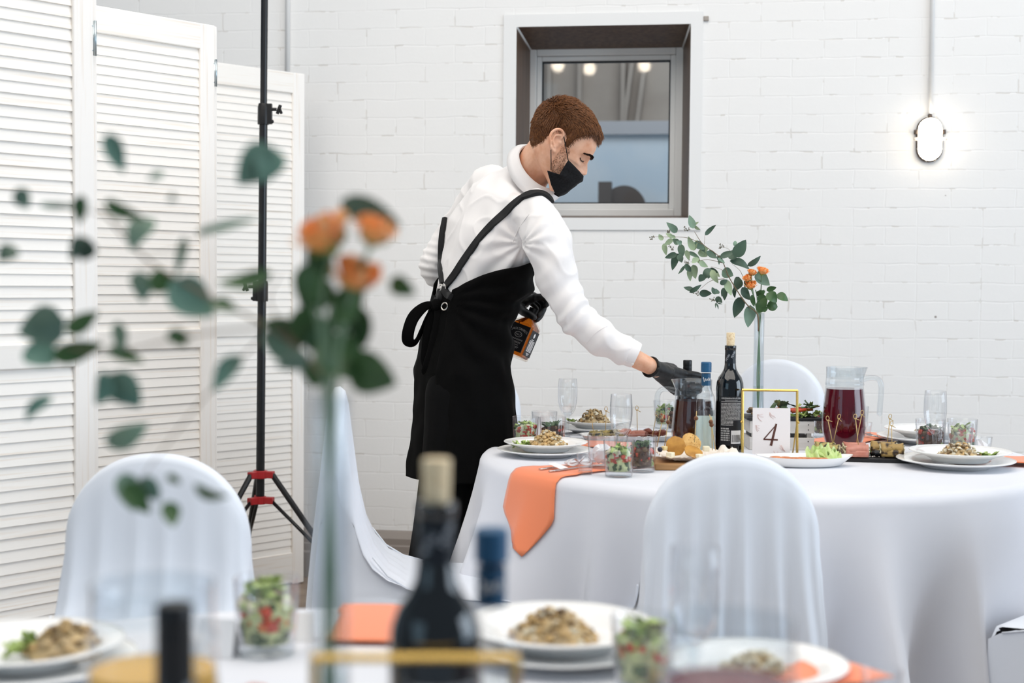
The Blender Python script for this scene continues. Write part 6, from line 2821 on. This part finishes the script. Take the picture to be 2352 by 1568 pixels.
bowtube([(1000, 698, 0), (975, 704, -.006), (950, 728, -.01), (938, 760, -.012), (938, 784, 0), (954, 786, .012), (968, 760, .016), (984, 722, .01), (1000, 700, .004)], 'bow_loop', .017)
bowtube([(1004, 698, -.004), (1007, 740, -.012), (998, 800, -.014), (986, 842, -.012), (982, 858, 0), (994, 856, .012), (1012, 800, .012), (1018, 750, .008), (1008, 704, .0)], 'bow_loop', .019)
bowtube([(996, 700, .004), (985, 750, .004), (978, 810, .006), (976, 850, .008)], 'bow_tail', .014)
bowtube([(1000, 702, .004), (1022, 704, .012), (1045, 690, .022)], 'bow_tail', .010)
mb = MB()
mb.sphere(W(1002, 700, kD - .004), .0165, (1, .8, 1.1), 14, 9)
mb.build('knot', M['black_cloth'], apron)

# ---- gloves
M['glove'] = mat('black_nitrile', '0c0c0d', .5, bump=(160, .25, .001))
for H, side in ((R_HAND, 1), (L_HAND, -1)):
    g = MB()
    hand(g, H, .0004)
    wr = W(*H['wrist'])
    mm = W(*H['mcp'][1])
    d = (wr - mm).normalized()
    g.tube([mm.lerp(wr, .5), wr, wr + d * .012], [(.022, .026), (.024, .028), (.0265, .030)], 20)
    gme = remesh(g, .0026, 4, .5)
    displace(gme, lambda p: .0012 * noise.noise(p * 55))
    go = link_mesh('glove', gme, M['glove'], person)
    mb = MB()
    torus(mb, wr + d * .012, d, .0275, .0022, 28)
    mb.build('rolled_edge', M['glove'], go)

# ---- square whiskey bottle held by the neck
ba = P(1181, 820, 4.268)
bb = P(1229, 706, 4.285)
az = (bb - ba).normalized()
vx = Vector((1, 0, 0))
vx = (vx - az * vx.dot(az)).normalized()
vy = az.cross(vx)
yaw = radians(-24)
bx_ = vx * cos(yaw) + vy * sin(yaw)
by_ = az.cross(bx_)
BM = Matrix(((bx_.x, by_.x, az.x, ba.x), (bx_.y, by_.y, az.y, ba.y), (bx_.z, by_.z, az.z, ba.z), (0, 0, 0, 1)))
wb = thing('whiskey_bottle', 'square bottle of amber whiskey hanging neck up from waiter\'s other gloved hand', 'bottle', M=BM)
hw_ = .0345


def sq(w_, z, p=7.0, n=48):
    out = []
    for k in range(n):
        a = 2 * pi * (k + .5) / n
        c_, s_ = cos(a), sin(a)
        out.append(Vector((w_ * math.copysign(abs(c_) ** (2 / p), c_), w_ * math.copysign(abs(s_) ** (2 / p), s_), z)))
    return out


M['whiskey'] = mat('amber_whiskey', 'c06a1c', .03, trans=.85, ior=1.3)
mb = MB()
mb.rings([sq(hw_ * .9, .0, 5), sq(hw_, .004), sq(hw_, .1), sq(hw_, .104), sq(hw_ * .93, .110, 5), sq(.019, .124, 2.6), sq(.0145, .13, 2), sq(.0135, .155, 2)])
mb.build('glass_body', thin_glass('whiskey_glass', (.97, .93, .88), .6), wb, sharp=.7)
mb = MB()
mb.rings([sq(hw_ * .88, .006, 6), sq(hw_ * .955, .01), sq(hw_ * .955, .102), sq(.0175, .122, 2.6), sq(.013, .128, 2)])
mb.build('whiskey', M['whiskey'], wb, sharp=.7)
mb = MB()
mb.tube([(0, 0, .132), (0, 0, .158)], .0152, 20)
mb.build('screw_cap', M['black_plastic'], wb, sharp=.8)
mb = MB()
mb.tube([(0, 0, .1305), (0, 0, .134)], .0158, 20)
for k in range(8):
    a = 2 * pi * k / 8
    mb.sphere((.0152 * cos(a), .0152 * sin(a), .1375), .0034, (.6, .6, 1), 8, 5)
mb.build('gold_band', mat('gold_print', 'd9a441', .3, .8), wb)


def face_items(fn, name, m, faces):
    mb = MB()
    for vs, fs in faces:
        mb.add([fn(v) for v in vs], fs)
    return mb.build(name, m, wb, smooth=False, recalc=False)


def quad(x0, x1, z0, z1):
    return ([Vector((x0, z0, 0)), Vector((x1, z0, 0)), Vector((x1, z1, 0)), Vector((x0, z1, 0))], [(0, 1, 2, 3)])


def txt(s, size, x, z, fit=None, arc=0.0):
    vs, fs = text_verts(s, size)
    if fit:
        wd = max(v.x for v in vs) - min(v.x for v in vs)
        vs = [Vector((v.x * fit / wd, v.y, 0)) for v in vs]
    return ([Vector((v.x + x, v.y + z - arc * v.x * v.x, 0)) for v in vs], fs)


front = lambda off: (lambda v: Vector((v.x, -hw_ - off, v.y)))
sidef = lambda off: (lambda v: Vector((hw_ + off, v.x, v.y)))
face_items(front(.0006), 'front_label', M['label_black'], [quad(-.031, .031, .016, .098)])
el = [(.0125 * cos(2 * pi * k / 28), .0085 * sin(2 * pi * k / 28) + .0665) for k in range(28)]
face_items(front(.0009), 'front_print', M['ink_grey'],
           [txt("JACK DANIEL'S", .0105, 0, .080, .052, 9),
            ([Vector((x, z, 0)) for x, z in el] + [Vector((x * .88, .0665 + (z - .0665) * .86, 0)) for x, z in el], [(k, (k + 1) % 28, 28 + (k + 1) % 28, 28 + k) for k in range(28)]),
            txt('No.7', .0075, 0, .064), txt('TENNESSEE', .006, 0, .0495, .042), txt('WHISKEY', .0078, 0, .040, .036), txt('SOUR MASH', .0045, 0, .0335),
            quad(-.016, .016, .0285, .0297), quad(-.014, .014, .0255, .0265), quad(-.0305, -.0298, .017, .097), quad(.0298, .0305, .017, .097)])
face_items(sidef(.0006), 'side_label', M['label_black'], [quad(-.027, .027, .014, .094)])
rng = random.Random(4)
lines = [quad(-.019 + rng.uniform(0, .002), .019 - rng.uniform(0, .002), .062 - k * .0036, .0638 - k * .0036) for k in range(10)]
lines += [quad(-.009, .009, .0665, .0685), quad(-.011, .011, .0235, .0250), quad(-.009, .009, .0205, .0218), quad(-.006, .006, .0175, .0187)]
lines.append(([Vector((.0055 * cos(2 * pi * k / 16), .0075 * sin(2 * pi * k / 16) + .0805, 0)) for k in range(16)], [tuple(range(16))]))
face_items(sidef(.0009), 'side_print', M['ink_white'], lines)
